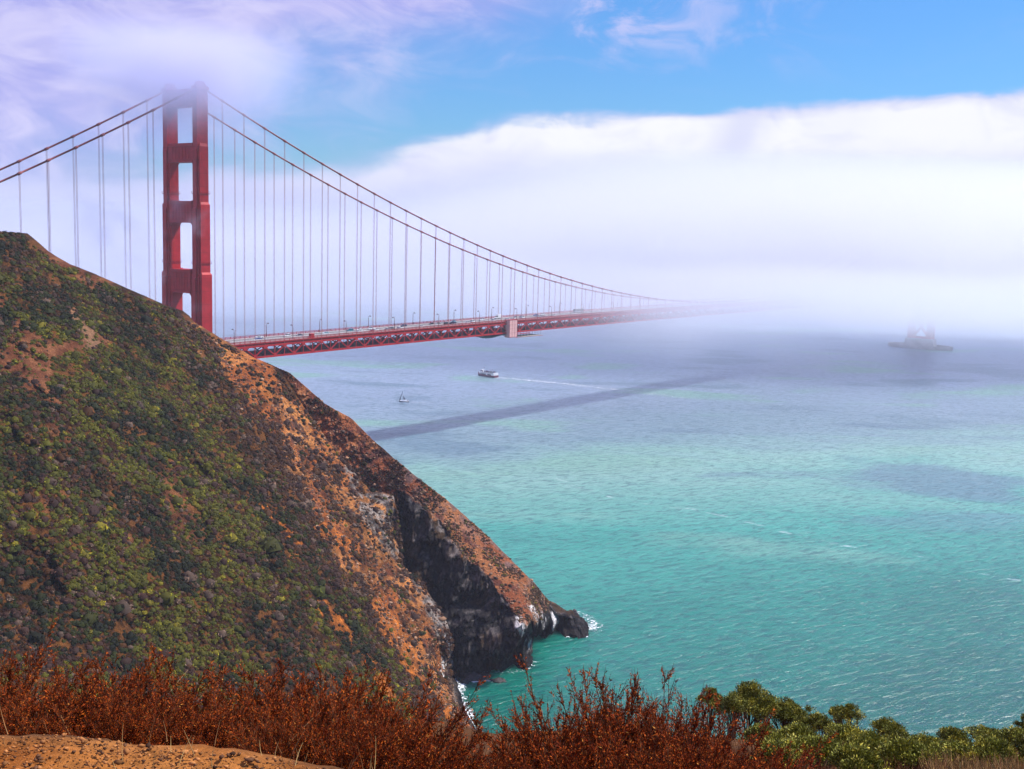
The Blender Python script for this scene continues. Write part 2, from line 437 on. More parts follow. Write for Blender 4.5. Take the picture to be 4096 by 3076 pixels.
def make_tower(x0, base_z):
    T = empty('tower', (x0, 0, 0)); T.parent = bridge
    x0 = 0.0
    # leg sections: (z0, z1, [(across, along), ...])  crossed boxes, stepped in plan like the real shaft
    secs = [(base_z, 122.0, [(9.9, 7.0), (6.6, 8.4), (3.3, 11.2)]),
            (122.0, 161.0, [(8.0, 6.3), (5.4, 7.4), (3.1, 9.6)]),
            (161.0, 193.0, [(6.2, 5.9), (3.2, 8.2)]),
            (193.0, 225.0, [(3.8, 7.4)])]
    for s in (-1, 1):
        b = MB(); yc = s * HALF
        for k, (z0, z1, boxes) in enumerate(secs):
            for j, (a, l) in enumerate(boxes):
                za = z1 - j * 0.03 + (2.4 if (j == 0 and k < 3) else 0.8 * (j == 1))
                b.box(x0 - l / 2, x0 + l / 2, yc - a / 2, yc + a / 2, z0 - 0.02 * j - (1.5 if k else 0), za - 1.8)
                b.box(x0 - l / 2, x0 + l / 2, yc - a / 2, yc + a / 2, za - 1.8, za, 0, (0.72, 0.72))
            # vertical plate seams on the west and north faces
            a, l = boxes[0]
            for q in (-0.25, 0.25):
                b.box(x0 + q * l - 0.09, x0 + q * l + 0.09, yc - a / 2 - 0.06, yc + a / 2 + 0.06, z0 + 1, z1 - 1)
        # head: housing of the saddle
        b.box(x0 - 4.2, x0 + 4.2, yc - 2.3, yc + 2.3, 224.6, 226.4)
        b.box(x0 - 3.2, x0 + 3.2, yc - 1.7, yc + 1.7, 226.4, 229.2, 0, (0.6, 0.8))
        b.build('leg', RED, T)
        # maintenance walkways ringing the shaft
        for zz, (a, l) in ((128.5, (8.0, 6.3)), (167.5, (6.2, 6.4))):
            c = MB(); A, L = a / 2 + 0.35, l / 2 + 0.45
            c.box(x0 - L, x0 + L, yc - A, yc + A, zz, zz + 0.35)
            for sx in (-1, 1):
                c.box(x0 - L, x0 + L, yc + sx * A - 0.05, yc + sx * A + 0.05, zz + 1.25, zz + 1.37)
                c.box(x0 + sx * L - 0.05, x0 + sx * L + 0.05, yc - A, yc + A, zz + 1.25, zz + 1.37)
                for q in np.linspace(-1, 1, 6):
                    c.box(x0 + q * L - 0.05, x0 + q * L + 0.05, yc + sx * A - 0.05, yc + sx * A + 0.05, zz + 0.35, zz + 1.25)
            c.build('catwalk', RED_DK, T)
    # portal struts with stepped brackets
    for z0, z1, inner, dpt in ((112.0, 124.6, 8.75, 8.6), (151.6, 163.0, 9.7, 7.6), (185.3, 195.0, 10.6, 6.6), (216.0, 224.6, 11.8, 6.4)):
        b = MB()
        b.box(x0 - dpt / 2, x0 + dpt / 2, -inner - .6, inner + .6, z0, z1)
        b.box(x0 - dpt / 2 - 0.5, x0 + dpt / 2 + 0.5, -inner - .5, inner + .5, z1 - 1.1, z1 + 0.45)
        b.box(x0 - dpt / 2 - 0.35, x0 + dpt / 2 + 0.35, -inner - .4, inner + .4, z0 - 0.3, z0 + 0.9)
        for yy in np.linspace(-inner * .7, inner * .7, 6):
            b.box(x0 - dpt / 2 - 0.25, x0 + dpt / 2 + 0.25, yy - 0.35, yy + 0.35, z0 + 1.2, z1 - 1.4)
        for s in (-1, 1):                                       # stepped corbels at the corners
            for k, (wd, ht) in enumerate(((1.3, 0.5), (0.8, 1.1), (0.4, 1.8))):
                e = inner - 0.2
                y0_, y1_ = sorted((s * (e - wd), s * (e + .4)))
                b.box(x0 - dpt / 2 + 0.5 + .2 * k, x0 + dpt / 2 - 0.5 - .2 * k, y0_, y1_, z0 - ht - .05 * k, z0 + 0.2)
                b.box(x0 - dpt / 2 + 0.5 + .2 * k, x0 + dpt / 2 - 0.5 - .2 * k, y0_, y1_, z1 - .1, z1 + ht * .45 + .02 * k)
        b.build('portal_strut', RED, T)
    # cross bracing below the roadway
    b = MB()
    for za, zb in ((18.0, 44.0), (44.0, 71.0)):
        for dxx in (-2.6, 2.6):
            b.bar((x0 + dxx, -HALF + 4, za), (x0 + dxx, HALF - 4, zb), 1.6, 2.6, 0, (1, 0, 0))
            b.bar((x0 + dxx + .1, HALF - 4, za), (x0 + dxx + .1, -HALF + 4, zb), 1.6, 2.6, 0, (1, 0, 0))
    for zz in (15.5, 44.0, 70.0):
        b.box(x0 - 3.4, x0 + 3.4, -HALF + 3, HALF - 3, zz - 1.6, zz + 1.6)
    b.build('cross_bracing', RED, T)
    return T

make_tower(0.0, 12.0)
south = make_tower(SPAN, 14.0)

def ellipse(cx, cy_, a, b_, z, n=48): return [(cx + a * math.cos(2 * math.pi * k / n), cy_ + b_ * math.sin(2 * math.pi * k / n), z) for k in range(n)]
def drum(b, cx, cy_, a, b_, z0, z1, n=48, k=1.0):
    V = ellipse(cx, cy_, a, b_, z0, n) + ellipse(cx, cy_, a * k, b_ * k, z1, n)
    b.add(V, [(i, (i + 1) % n, n + (i + 1) % n, n + i) for i in range(n)] + [tuple(range(n, 2 * n))])
b = MB(); b.box(-14, 14, -26, 26, -3, 13.5, 0, (0.9, 0.94)); b.build('pier', CONC, bridge)
b = MB(); b.box(SPAN - 9, SPAN + 9, -22, 22, -2, 14.2, 0, (0.86, 0.9)); b.build('pier', CONC, bridge)
b = MB()                                                       # oval fender ring round the far pier
n = 64
for (a0, b0) in ((24.0, 46.5),):
    V = ellipse(SPAN, 0, a0, b0, -2, n) + ellipse(SPAN, 0, a0, b0, 4.8, n) + ellipse(SPAN, 0, a0 - 3.5, b0 - 3.5, 4.8, n) + ellipse(SPAN, 0, a0 - 3.5, b0 - 3.5, 1.5, n)
    F = []
    for q in range(3):
        F += [(q * n + i, q * n + (i + 1) % n, (q + 1) * n + (i + 1) % n, (q + 1) * n + i) for i in range(n)]
    F.append(tuple(range(3 * n, 4 * n)))
    b.add(V, F)
b.build('fender', CONC, bridge)

# main cables
for s in (-1, 1):
    xs = list(np.linspace(-SIDE, 0, 24)) + list(np.linspace(0, SPAN, 85))[1:]
    ctr = [(x, cable_z(x), .50) for x in xs]                     # plus a clamp band at every suspender
    for k in range(-22, 84):
        if k: x = 15.24 * k; ctr += [(x + q, cable_z(x + q), r_) for q, r_ in ((-.95, .50), (-.9, .74), (.9, .74), (.95, .50))]
    ctr.sort()
    keep_c = [ctr[0]]
    for c_ in ctr[1:]:
        if c_[0] - keep_c[-1][0] > .03 and not (abs(c_[0] - 15.24 * round(c_[0] / 15.24)) < .85 and abs(c_[0]) > 1): keep_c.append(c_)
    MB().tube([(x, s * HALF, z_) for x, z_, r_ in keep_c], [r_ for x, z_, r_ in keep_c], 8).build('main_cable', CABLE, bridge, True)

# suspender ropes: pairs of ropes at every second panel
def suspender_mb(b, x, s):
    for dxx in (-0.28, 0.28):
        b.bar((x + dxx, s * HALF, road(x) - 1.6), (x + dxx, s * HALF, cable_z(x) - 0.3), 0.10, 0.18, 0, (0, 1, 0))
    return b
cand = []
for k in list(range(-7, 0)) + list(range(1, 84)):
    for s in (-1, 1):
        if k == -1 and s < 0: continue
        x = 15.24 * k
        cand.append((np.linalg.norm(np.array([x, s * HALF, 100]) - CAM) * (1 if k > 0 else .5), x, s))
cand.sort()
for d_, x, s in cand[:100]:
    suspender_mb(MB(), x, s).build('suspender', ROPE, bridge)
rest = MB()
for d_, x, s in cand[100:]: suspender_mb(rest, x, s)
for k in range(-22, -7):
    for s in (-1, 1): suspender_mb(rest, 15.24 * k, s)
tag(rest.build('suspender_ropes', ROPE, bridge), kind='stuff')

# deck built in strips so that it follows the camber
def strip(b, y0, y1, zt, zb, x0=-SIDE, x1=SPAN, mi=0, step=15.24):
    xs = np.arange(math.ceil((x1 - x0) / step) + 1) * step + x0; xs[-1] = x1
    V = []; F = []
    for x in xs:
        r = road(x); V += [(x, y0, r + zb), (x, y1, r + zb), (x, y1, r + zt), (x, y0, r + zt)]
    for i in range(len(xs) - 1):
        a = 4 * i
        for q in range(4): F.append((a + q, a + (q + 1) % 4, a + 4 + (q + 1) % 4, a + 4 + q))
    F += [(3, 2, 1, 0), tuple(4 * (len(xs) - 1) + q for q in range(4))]
    b.add(V, F, mi); return b
deck = strip(MB(), -9.45, 9.45, 0.0, -0.5).build('roadway', ASPHALT, bridge)
mk = MB()
for y in (-6.25, -3.15, 3.15, 6.25):
    x = -SIDE
    while x < SPAN - 5:
        mk.add([(x, y - .08, road(x) + .006), (x + 3.6, y - .08, road(x + 3.6) + .006), (x + 3.6, y + .08, road(x + 3.6) + .006), (x, y + .08, road(x) + .006)], [(0, 1, 2, 3)])
        x += 14.6
tag(mk.build('lane_markings', PAINT_W, deck), kind='stuff')
b = MB()
for k in range(0, 250): b.box(5.0 * k, 5.0 * k + 4.9, -0.16, 0.16, road(5 * k) , road(5 * k) + 0.62)
b.build('median_barrier', KERB, bridge)
for s in (-1, 1):
    y0, y1 = sorted((s * 9.5, s * 9.95)); strip(MB(), y0, y1, 0.34, -0.3).build('kerb', KERB, bridge)
    y0, y1 = sorted((s * 9.95, s * 13.35)); strip(MB(), y0, y1, 0.26, -0.3).build('sidewalk', simple('walk_paving', (0.30, 0.24, 0.23), 0.85), bridge)
    y0, y1 = sorted((s * 12.5, s * 12.95)); strip(MB(), y0, y1, -0.31, -1.35).build('fascia_girder', RED_DK, bridge)
    y0, y1 = sorted((s * 13.35, s * 14.15)); strip(MB(), y0, y1, 0.16, -0.24).build('edge_beam', RED, bridge)
    # outer railing: posts, closely set pickets as a slotted panel, top rail
    b = MB()
    y0, y1 = sorted((s * 13.98, s * 14.12)); strip(b, y0, y1, 1.42, 1.26); strip(b, y0, y1, 0.42, 0.30)
    x = 0.0
    while x < 1000:
        z = road(x); b.box(x - .12, x + .12, y0 - .05, y1 + .05, z + .1, z + 1.52)
        for q in range(1, 8):
            xx = x + q * 0.4763; zz = road(xx); b.box(xx - .07, xx + .07, y0 + .03, y1 - .03, zz + .42, zz + 1.26)
        x += 3.81
    b.build('outer_railing', RED, bridge)
    b = MB()                                                     # rail between the walk and the traffic
    y0, y1 = sorted((s * 9.68, s * 9.78)); strip(b, y0, y1, 1.15, 1.05); strip(b, y0, y1, .75, .68)
    for k in range(0, 260):
        x = 3.81 * k; b.box(x - .05, x + .05, y0, y1, road(x) + .34, road(x) + 1.05)
    b.build('inner_railing', RED_DK, bridge)

# stiffening trusses: posts every 7.62 m, apexes under the suspenders
TD = 9.16
for s in (-1, 1):
    tr = empty('side_truss', (0, 0, 0)); tr.parent = bridge
    y0, y1 = s * HALF - .45, s * HALF + .45
    strip(MB(), y0, y1, -1.36, -2.45).build('top_chord', RED, tr)
    strip(MB(), y0, y1, -TD + 1.05, -TD).build('bottom_chord', RED, tr)
    restm = MB(); cnt = 0
    for k in range(-44, 168):
        x = 7.62 * k; xn = x + 7.62
        zt, zb = lambda q: road(q) - 2.45, lambda q: road(q) - TD + 1.05
        def post(b): b.bar((x, s * HALF, zb(x)), (x, s * HALF, zt(x)), 0.42, 0.34, 0, (0, 1, 0))
        up = (k % 2 == 1)                                        # bottom joint at odd panel points
        A = (x, s * HALF, zb(x) if up else zt(x)); B = (xn, s * HALF, zt(xn) if up else zb(xn))
        def diag(b): b.bar(A, B, 0.62, 0.62, 0, (0, 1, 0))
        def gus(b):
            q = zb(x) + .4 if up else zt(x) - .4
            b.box(x - 1.25, x + 1.25, y0 - .04, y1 + .04, q - .75, q + .75, 0, (0.75, 1) if up else (1.0, 1))
        if s < 0 and 0 <= k < 100:
            b = MB(); post(b); b.build('truss_post', RED, tr)
            b = MB(); diag(b); gus(b); b.build('truss_diagonal', RED, tr)
        else:
            post(restm); diag(restm); gus(restm)
    tag(restm.build('truss_bracing', RED, tr), kind='stuff')
# cross frames, lateral bracing and added dark shade strips under the roadway
b = MB()
for k in range(-44, 168):
    x = 7.62 * k; z = road(x)
    b.box(x - .22, x + .22, -HALF + .5, HALF - .5, z - 2.9, z - .55)
    b.box(x - .25, x + .25, -HALF + .5, HALF - .5, z - TD + .1, z - TD + .9)
    if k % 2 == 0:
        for s in (-1, 1): b.bar((x, s * (HALF - .6), z - TD + .8), (x, s * 3.0, z - 2.9), .4, .5, 0, (1, 0, 0))
    for sx in (-1, 1):
        b.bar((x, sx * (HALF - .6), z - TD + .5), (x + 7.62, 0, z - TD + .5), .7, .55)
        b.bar((x + 7.62, sx * (HALF - .6), z - TD + .42), (x, 0, z - TD + .42), .7, .55)
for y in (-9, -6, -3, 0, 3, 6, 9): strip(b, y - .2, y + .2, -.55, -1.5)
for y in (-11.4, -8.9, -6.4, -3.9, -1.3, 1.3, 3.9, 6.4, 8.9, 11.4): strip(b, y - .95, y + .95, -TD + 1.25, -TD + .95)  # wide dark strips added to stand in for shade inside the truss
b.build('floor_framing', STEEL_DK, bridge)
# ------------------------------------------------------------------ lamps, vehicles and people on the bridge
LAMP_POST = simple('lamp_paint', (0.20, 0.055, 0.045), 0.6, 0.25); LAMP_HEAD = simple('lamp_head', (0.13, 0.09, 0.08), 0.5, 0.3)
lamp0 = empty('street_lamp', (0, 0, 0))
b = MB(); b.tube([(0, 0, 0), (0, 0, .5)], .34, 8); b.tube([(0, 0, .5), (0, 0, 7.2), (.12, 0, 7.9), (.45, 0, 8.45), (.95, 0, 8.7), (1.6, 0, 8.72)], (.20, .15, .14, .13, .12, .10), 8)
b.build('post', LAMP_POST, lamp0, True)
b = MB(); b.add([(1.15, -.2, 8.42), (2.15, -.24, 8.36), (2.15, .24, 8.36), (1.15, .2, 8.42), (1.2, -.12, 8.82), (2.0, -.14, 8.74), (2.0, .14, 8.74), (1.2, .12, 8.82)],
                 [(3, 2, 1, 0), (4, 5, 6, 7), (0, 1, 5, 4), (1, 2, 6, 5), (2, 3, 7, 6), (3, 0, 4, 7)])
b.box(1.3, 2.05, -.18, .18, 8.2, 8.4, 0); b.build('lantern', LAMP_HEAD, lamp0)
WL = [25.6, 70.9, 116.3, 161.5, 207.0, 252.5, 298.0, 343.6, 388.9, 435.0, 480.6]
EL_ = [67.0, 111.7, 156.9, 201.8, 246.9, 292.0, 337.4, 382.8, 427.6, 473.2, 518.6]
ordn = ['first', 'second', 'third', 'fourth', 'fifth', 'sixth', 'seventh', 'eighth', 'ninth', 'tenth', 'eleventh']
first = True
for side, xs, txt in ((-1, WL, 'near'), (1, EL_, 'far')):
    for i, x in enumerate(xs):
        o = lamp0 if first else copy_tree(lamp0); first = False
        o.location = (x, side * 10.1, road(x) + .3); o.rotation_euler = (0, 0, -side * math.pi / 2)
        tag(o, 'curved street lamp on the %s kerb of the bridge, %s from the red tower' % (txt, ordn[i]), 'street lamp', 'street lamps along the bridge road')

GLASS = simple('dark_glass', (0.02, 0.025, 0.035), 0.15, 0.6, 0.1); TYRE = simple('tyre', (0.02, 0.02, 0.02), 0.8, 0.2); RIM = simple('rim', (0.45, 0.45, 0.47), 0.4, 0.5)
LIGHT_W = simple('headlamp_glass', (0.7, 0.7, 0.68), 0.2, 0.6); LIGHT_R = simple('tail_lamp', (0.4, 0.01, 0.01), 0.3, 0.5)
def paint(name, c): return simple(name, c, 0.3, 0.5, 0.04)
PAINTS = {'white': paint('white_car_paint', (0.78, 0.78, 0.78)), 'silver': paint('silver_car_paint', (0.42, 0.43, 0.45)), 'navy': paint('navy_car_paint', (0.015, 0.025, 0.085)),
          'blue': paint('blue_car_paint', (0.02, 0.08, 0.32)), 'pale blue': paint('pale_blue_car_paint', (0.35, 0.62, 0.70)), 'black': paint('black_car_paint', (0.015, 0.015, 0.018)),
          'red': paint('red_car_paint', (0.42, 0.02, 0.02)), 'teal': paint('teal_car_paint', (0.02, 0.22, 0.28)), 'grey': paint('grey_car_paint', (0.16, 0.17, 0.18))}
def wheels(r, xs, hw, rad):
    for x in xs:
        for s in (-1, 1):
            wv = MB().tube([(x, s * (hw - .22), rad), (x, s * hw, rad)], rad, 14).build('wheel', TYRE, r)
            MB().tube([(x, s * (hw - .05), rad), (x, s * (hw + .015), rad)], rad * .6, 10).build('rim', RIM, wv)
def hull(r, low, hw, up, uw, col, roof_t=.06):
    """body: side outline swept across, tumbled in at the waist; greenhouse of glass with a painted roof"""
    b = MB(); n = len(low)
    V = [(x, -hw * (0.93 if z < .4 else 1.0), z) for x, z in low] + [(x, hw * (0.93 if z < .4 else 1.0), z) for x, z in low]
    b.add(V, [tuple(range(n)), tuple(range(2 * n - 1, n - 1, -1))] + [(i, i + n, (i + 1) % n + n, (i + 1) % n) for i in range(n)])
    b.build('body', col, r)
    (xa, za), (xb, zb), (xc, zc), (xd, zd) = up          # rear base, rear roof, front roof, front base
    b = MB(); b.add([(xa, -hw * .96, za), (xd, -hw * .96, zd), (xd, hw * .96, zd), (xa, hw * .96, za), (xb, -uw, zb), (xc, -uw, zc), (xc, uw, zc), (xb, uw, zb)],
                    [(3, 2, 1, 0), (4, 5, 6, 7), (0, 1, 5, 4), (1, 2, 6, 5), (2, 3, 7, 6), (3, 0, 4, 7)])
    b.build('window', GLASS, r)
    b = MB(); b.add([(xb - .04, -uw - .02, zb), (xc + .04, -uw - .02, zc), (xc + .04, uw + .02, zc), (xb - .04, uw + .02, zb), (xb + .12, -uw + .1, zb + roof_t), (xc - .1, -uw + .1, zc + roof_t), (xc - .1, uw - .1, zc + roof_t), (xb + .12, uw - .1, zb + roof_t)],
                    [(3, 2, 1, 0), (4, 5, 6, 7), (0, 1, 5, 4), (1, 2, 6, 5), (2, 3, 7, 6), (3, 0, 4, 7)])
    b.build('roof', col, r)
    xf, xr = max(p[0] for p in low), min(p[0] for p in low)
    for s in (-1, 1):
        MB().box(xf - .12, xf + .015, s * hw * .72 - .16, s * hw * .72 + .16, .62, .78).build('headlight', LIGHT_W, r)
        MB().box(xr - .015, xr + .1, s * hw * .78 - .12, s * hw * .78 + .12, .68, .88).build('tail_light', LIGHT_R, r)
def mk_sedan():
    r = empty('car'); c = PAINTS['white']
    hull(r, [(-2.2, .35), (2.2, .32), (2.28, .62), (2.1, .78), (1.0, .92), (-1.5, .96), (-2.2, .93), (-2.3, .7)], .9, [(-1.75, .94), (-1.05, 1.42), (.15, 1.44), (1.0, .92)], .62, c)
    wheels(r, (-1.35, 1.4), .9, .33); return r
def mk_suv():
    r = empty('car'); c = PAINTS['white']
    hull(r, [(-2.3, .42), (2.3, .40), (2.38, .75), (2.2, 1.0), (1.15, 1.12), (-2.2, 1.14), (-2.36, .8)], .97, [(-2.25, 1.12), (-1.95, 1.72), (.2, 1.74), (1.1, 1.1)], .74, c, .08)
    wheels(r, (-1.45, 1.5), .97, .40); return r
def mk_pickup():
    r = empty('pickup_truck'); c = PAINTS['white']
    hull(r, [(-2.8, .5), (2.75, .45), (2.85, .85), (2.65, 1.1), (1.45, 1.2), (-.55, 1.2), (-.6, .85), (-2.65, .85), (-2.68, 1.2), (-2.84, 1.2)], 1.0, [(-.62, 1.18), (-.45, 1.82), (.6, 1.84), (1.4, 1.18)], .8, c, .07)
    for s in (-1, 1): MB().box(-2.7, -.58, s * .97 - .03, s * .97 + .03, .8, 1.22).build('bed_side', c, r)
    wheels(r, (-1.8, 1.85), 1.0, .42); return r
def mk_van():
    r = empty('box_van'); c = PAINTS['white']
    hull(r, [(.7, .45), (3.1, .45), (3.2, .9), (2.9, 1.25), (2.1, 1.45), (.7, 1.45)], 1.0, [(.72, 1.43), (.85, 2.2), (1.4, 2.22), (2.15, 1.43)], .85, c, .08)
    MB().box(-3.3, .62, -1.12, 1.12, .75, 3.3, 0, (0.985, 0.97)).build('cargo_box', c, r)
    MB().box(-3.2, .7, -.5, .5, .45, .74).build('chassis', TYRE, r)
    wheels(r, (-2.1, 2.15), 1.02, .42); return r
def mk_coach():
    r = empty('coach'); c = PAINTS['silver']
    MB().prism([(-5.9, .5), (5.9, .5), (6.05, 1.2), (5.7, 3.2), (5.4, 3.35), (-5.9, 3.35), (-6.0, 2.8)], -1.25, 1.25).build('body', c, r)
    for s in (-1, 1): MB().box(-5.4, 5.0, s * 1.27 - .02, s * 1.27 + .02, 1.75, 2.75).build('window', GLASS, r)
    MB().add([(6.0, -1.1, 1.5), (6.0, 1.1, 1.5), (5.74, 1.1, 3.0), (5.74, -1.1, 3.0)], [(0, 1, 2, 3)]).build('windscreen', GLASS, r)
    wheels(r, (-3.4, -2.2, 3.9), 1.26, .5); return r
PROTO = {'sedan': mk_sedan(), 'suv': mk_suv(), 'pickup': mk_pickup(), 'van': mk_van(), 'coach': mk_coach()}
for t in PROTO.values():
    for o in list(t.children):                               # paint belongs to the object, so copies can differ
        for sl in o.material_slots:
            m_ = o.data.materials[0]; sl.link = 'OBJECT'; sl.material = m_
used = set()
TRAFFIC = [  # kind, colour, along, across, label
    ('sedan', 'red', 26.2, -1.55, 'red car on the bridge closest to the hillside, half behind it'),
    ('pickup', 'white', 59.2, 7.75, 'white pickup truck by the far kerb, first vehicle right of the tower'),
    ('sedan', 'blue', 53.5, 1.55, 'blue car passing beside the white pickup truck near the tower'),
    ('suv', 'white', 79.0, 4.65, 'white car just left of a dark blue car near the second near-kerb lamp'),
    ('sedan', 'navy', 86.5, 1.55, 'dark blue car just right of the second near-kerb lamp'),
    ('sedan', 'pale blue', 109.2, 1.55, 'pale blue car alone between the red kerbside cabin and the third near-kerb lamp'),
    ('suv', 'teal', 134.2, 4.65, 'teal car right behind the third near-kerb lamp'),
    ('suv', 'white', 140.0, 1.55, 'white high-roofed car beside the teal car'),
    ('sedan', 'white', 134.0, -4.65, 'white car on the near side below the teal car'),
    ('pickup', 'white', 153.9, 4.65, 'white pickup truck beside the third far-kerb lamp'),
    ('suv', 'white', 148.8, -4.65, 'white car following a small red car on the near lanes'),
    ('sedan', 'red', 143.0, -7.75, 'small red car on the near outer lane'),
    ('sedan', 'silver', 160.6, -4.65, 'silver car on the near lanes just left of the fourth near-kerb lamp'),
    ('sedan', 'grey', 167.8, -1.55, 'grey car on the inner near lane right of the fourth near-kerb lamp'),
    ('suv', 'white', 173.0, -4.65, 'white car on the near lanes below a navy car'),
    ('suv', 'navy', 186.4, 4.65, 'navy car on the far lanes left of the fourth far-kerb lamp'),
    ('sedan', 'white', 194.7, -4.65, 'white car alone on the near lanes halfway between two near-kerb lamps'),
    ('sedan', 'black', 215.6, 4.65, 'black car on the far lanes just right of the fifth near-kerb lamp'),
    ('sedan', 'grey', 219.5, 1.55, 'grey car beside the black car on the far lanes'),
    ('suv', 'black', 225.5, -1.55, 'black car nose to tail with a navy one on the inner near lane'),
    ('pickup', 'navy', 232.5, -1.55, 'navy pickup truck right behind the black car'),
    ('sedan', 'pale blue', 243.8, 7.75, 'pale blue car by the far kerb beside the fifth far-kerb lamp'),
    ('sedan', 'white', 246.1, -4.65, 'low white car on the near lanes left of the sixth near-kerb lamp'),
    ('suv', 'white', 255.5, -1.55, 'white car at the foot of the sixth near-kerb lamp'),
    ('suv', 'white', 273.1, 4.65, 'white car on the far lanes above the pale enclosure'),
    ('sedan', 'silver', 281.5, 1.55, 'silver car on the far lanes left of the box van'),
    ('suv', 'white', 276.7, -4.65, 'white car with a dark rear on the near lanes left of the pale enclosure'),
    ('van', 'white', 296.6, 7.75, 'tall white box van, the largest vehicle above the pale enclosure'),
    ('sedan', 'white', 293.0, -4.65, 'white car just above the pale enclosure'),
    ('sedan', 'white', 300.2, -4.65, 'white car close behind the one above the pale enclosure'),
    ('sedan', 'silver', 314.5, 4.65, 'silver car on the far lanes right of the seventh near-kerb lamp'),
    ('sedan', 'navy', 323.5, 4.65, 'navy car on the far lanes behind the silver one past the box van'),
    ('suv', 'white', 317.0, -1.55, 'white car with a dark windscreen right of the seventh near-kerb lamp'),
    ('suv', 'blue', 342.5, 4.65, 'blue car on the far lanes left of the eighth near-kerb lamp'),
    ('sedan', 'silver', 336.8, -1.55, 'silver car below the blue car left of the eighth near-kerb lamp'),
    ('suv', 'white', 355.8, 7.75, 'long white car by the far kerb where the fog begins'),
    ('sedan', 'white', 359.5, -1.55, 'white car on the inner near lane just past the eighth near-kerb lamp'),
    ('coach', 'silver', 407.8, 7.75, 'long pale coach on the far lanes at the edge of the fog'),
    ('sedan', 'white', 407.0, -1.55, 'faint white car on the near lanes level with the pale coach'),
    ('sedan', 'white', 438.8, 4.65, 'faint white car in the fog ahead of the pale coach')]
for kind, colr, x, y, lab in TRAFFIC:
    o = PROTO[kind] if kind not in used else copy_tree(PROTO[kind]); used.add(kind)
    sl = (road(x + 2) - road(x - 2)) / 4
    south_b = y < 0
    o.location = (x, y, road(x) + .005)
    o.rotation_euler = (0, -math.atan(sl) * (1 if south_b else -1), 0 if south_b else math.pi)
    for ch in o.children:
        if ch.name.split('.')[0] in ('body', 'roof', 'bed_side', 'cargo_box'): ch.material_slots[0].material = PAINTS[colr]
    tag(o, lab, {'van': 'van', 'coach': 'bus', 'pickup': 'pickup truck'}.get(kind, 'car'), 'vehicles driving over the bridge')

# pedestrians on the far walk
def make_person(name):
    pts = [(0, 0, .95), (0, 0, 1.2), (0, 0, 1.42), (.02, 0, 1.55), (.03, 0, 1.68),
           (0, .10, .9), (.10, .11, .5), (.02, .11, .06), (.16, .11, .03), (0, -.10, .9), (-.06, -.11, .5), (-.22, -.11, .10), (-.10, -.11, .04),
           (0, .19, 1.40), (-.06, .24, 1.12), (.06, .25, .88), (0, -.19, 1.40), (.10, -.24, 1.13), (.24, -.22, .93)]
    ed = [(0, 1), (1, 2), (2, 3), (3, 4), (0, 5), (5, 6), (6, 7), (7, 8), (0, 9), (9, 10), (10, 11), (11, 12), (2, 13), (13, 14), (14, 15), (2, 16), (16, 17), (17, 18)]
    rad = [.15, .145, .15, .06, .11, .10, .07, .05, .045, .10, .07, .05, .045, .07, .05, .04, .07, .05, .04]
    me = bpy.data.meshes.new(name); me.from_pydata(pts, ed, []); me.update()
    o = bpy.data.objects.new(name, me); C.objects.link(o)
    md = o.modifiers.new('skin', 'SKIN'); md.use_smooth_shade = True
    sv = me.skin_vertices[0].data
    for v_, r_ in zip(sv, rad): v_.radius = (r_, r_)
    sv[0].use_root = True
    s2 = o.modifiers.new('sub', 'SUBSURF'); s2.levels = 1; s2.render_levels = 1
    return o
CLOTH = {'dark': simple('dark_clothing', (0.02, 0.02, 0.03), 0.9, 0.1), 'red': simple('red_clothing', (0.3, 0.03, 0.03), 0.9, 0.1), 'blue': simple('blue_clothing', (0.03, 0.06, 0.2), 0.9, 0.1), 'pale': simple('pale_clothing', (0.5, 0.5, 0.5), 0.9, 0.1)}
person0 = make_person('person')
me0 = person0.data; me0.materials.append(CLOTH['dark']); person0.material_slots[0].link = 'OBJECT'
for i, (x, y, c, lab) in enumerate(((62.5, 11.6, 'dark', 'person in dark clothes walking by the far rail behind the white pickup truck'), (122.6, 11.8, 'dark', 'person in dark clothes walking alone on the far walk'),
        (137.0, 12.2, 'red', 'person in red walking on the far walk behind the teal car'), (160.0, 11.4, 'blue', 'person in blue walking past the third far-kerb lamp'),
        (204.5, 11.8, 'dark', 'person in dark clothes just right of the fourth far-kerb lamp'), (214.5, 11.5, 'blue', 'person in blue walking on the far walk behind the black car'),
        (219.5, 12.3, 'dark', 'person in dark clothes walking close to the far rail past the black car'), (231.5, 11.8, 'pale', 'person in pale clothes walking on the far walk above the navy pickup'))):
    o = person0 if i == 0 else person0.copy()
    if i: C.objects.link(o)
    o.location = (x, y, road(x) + .26); o.rotation_euler = (0, 0, 0 if i % 3 else math.pi)
    o.material_slots[0].link = 'OBJECT'; o.material_slots[0].material = CLOTH[c]
    tag(o, lab, 'person', 'people walking over the bridge')

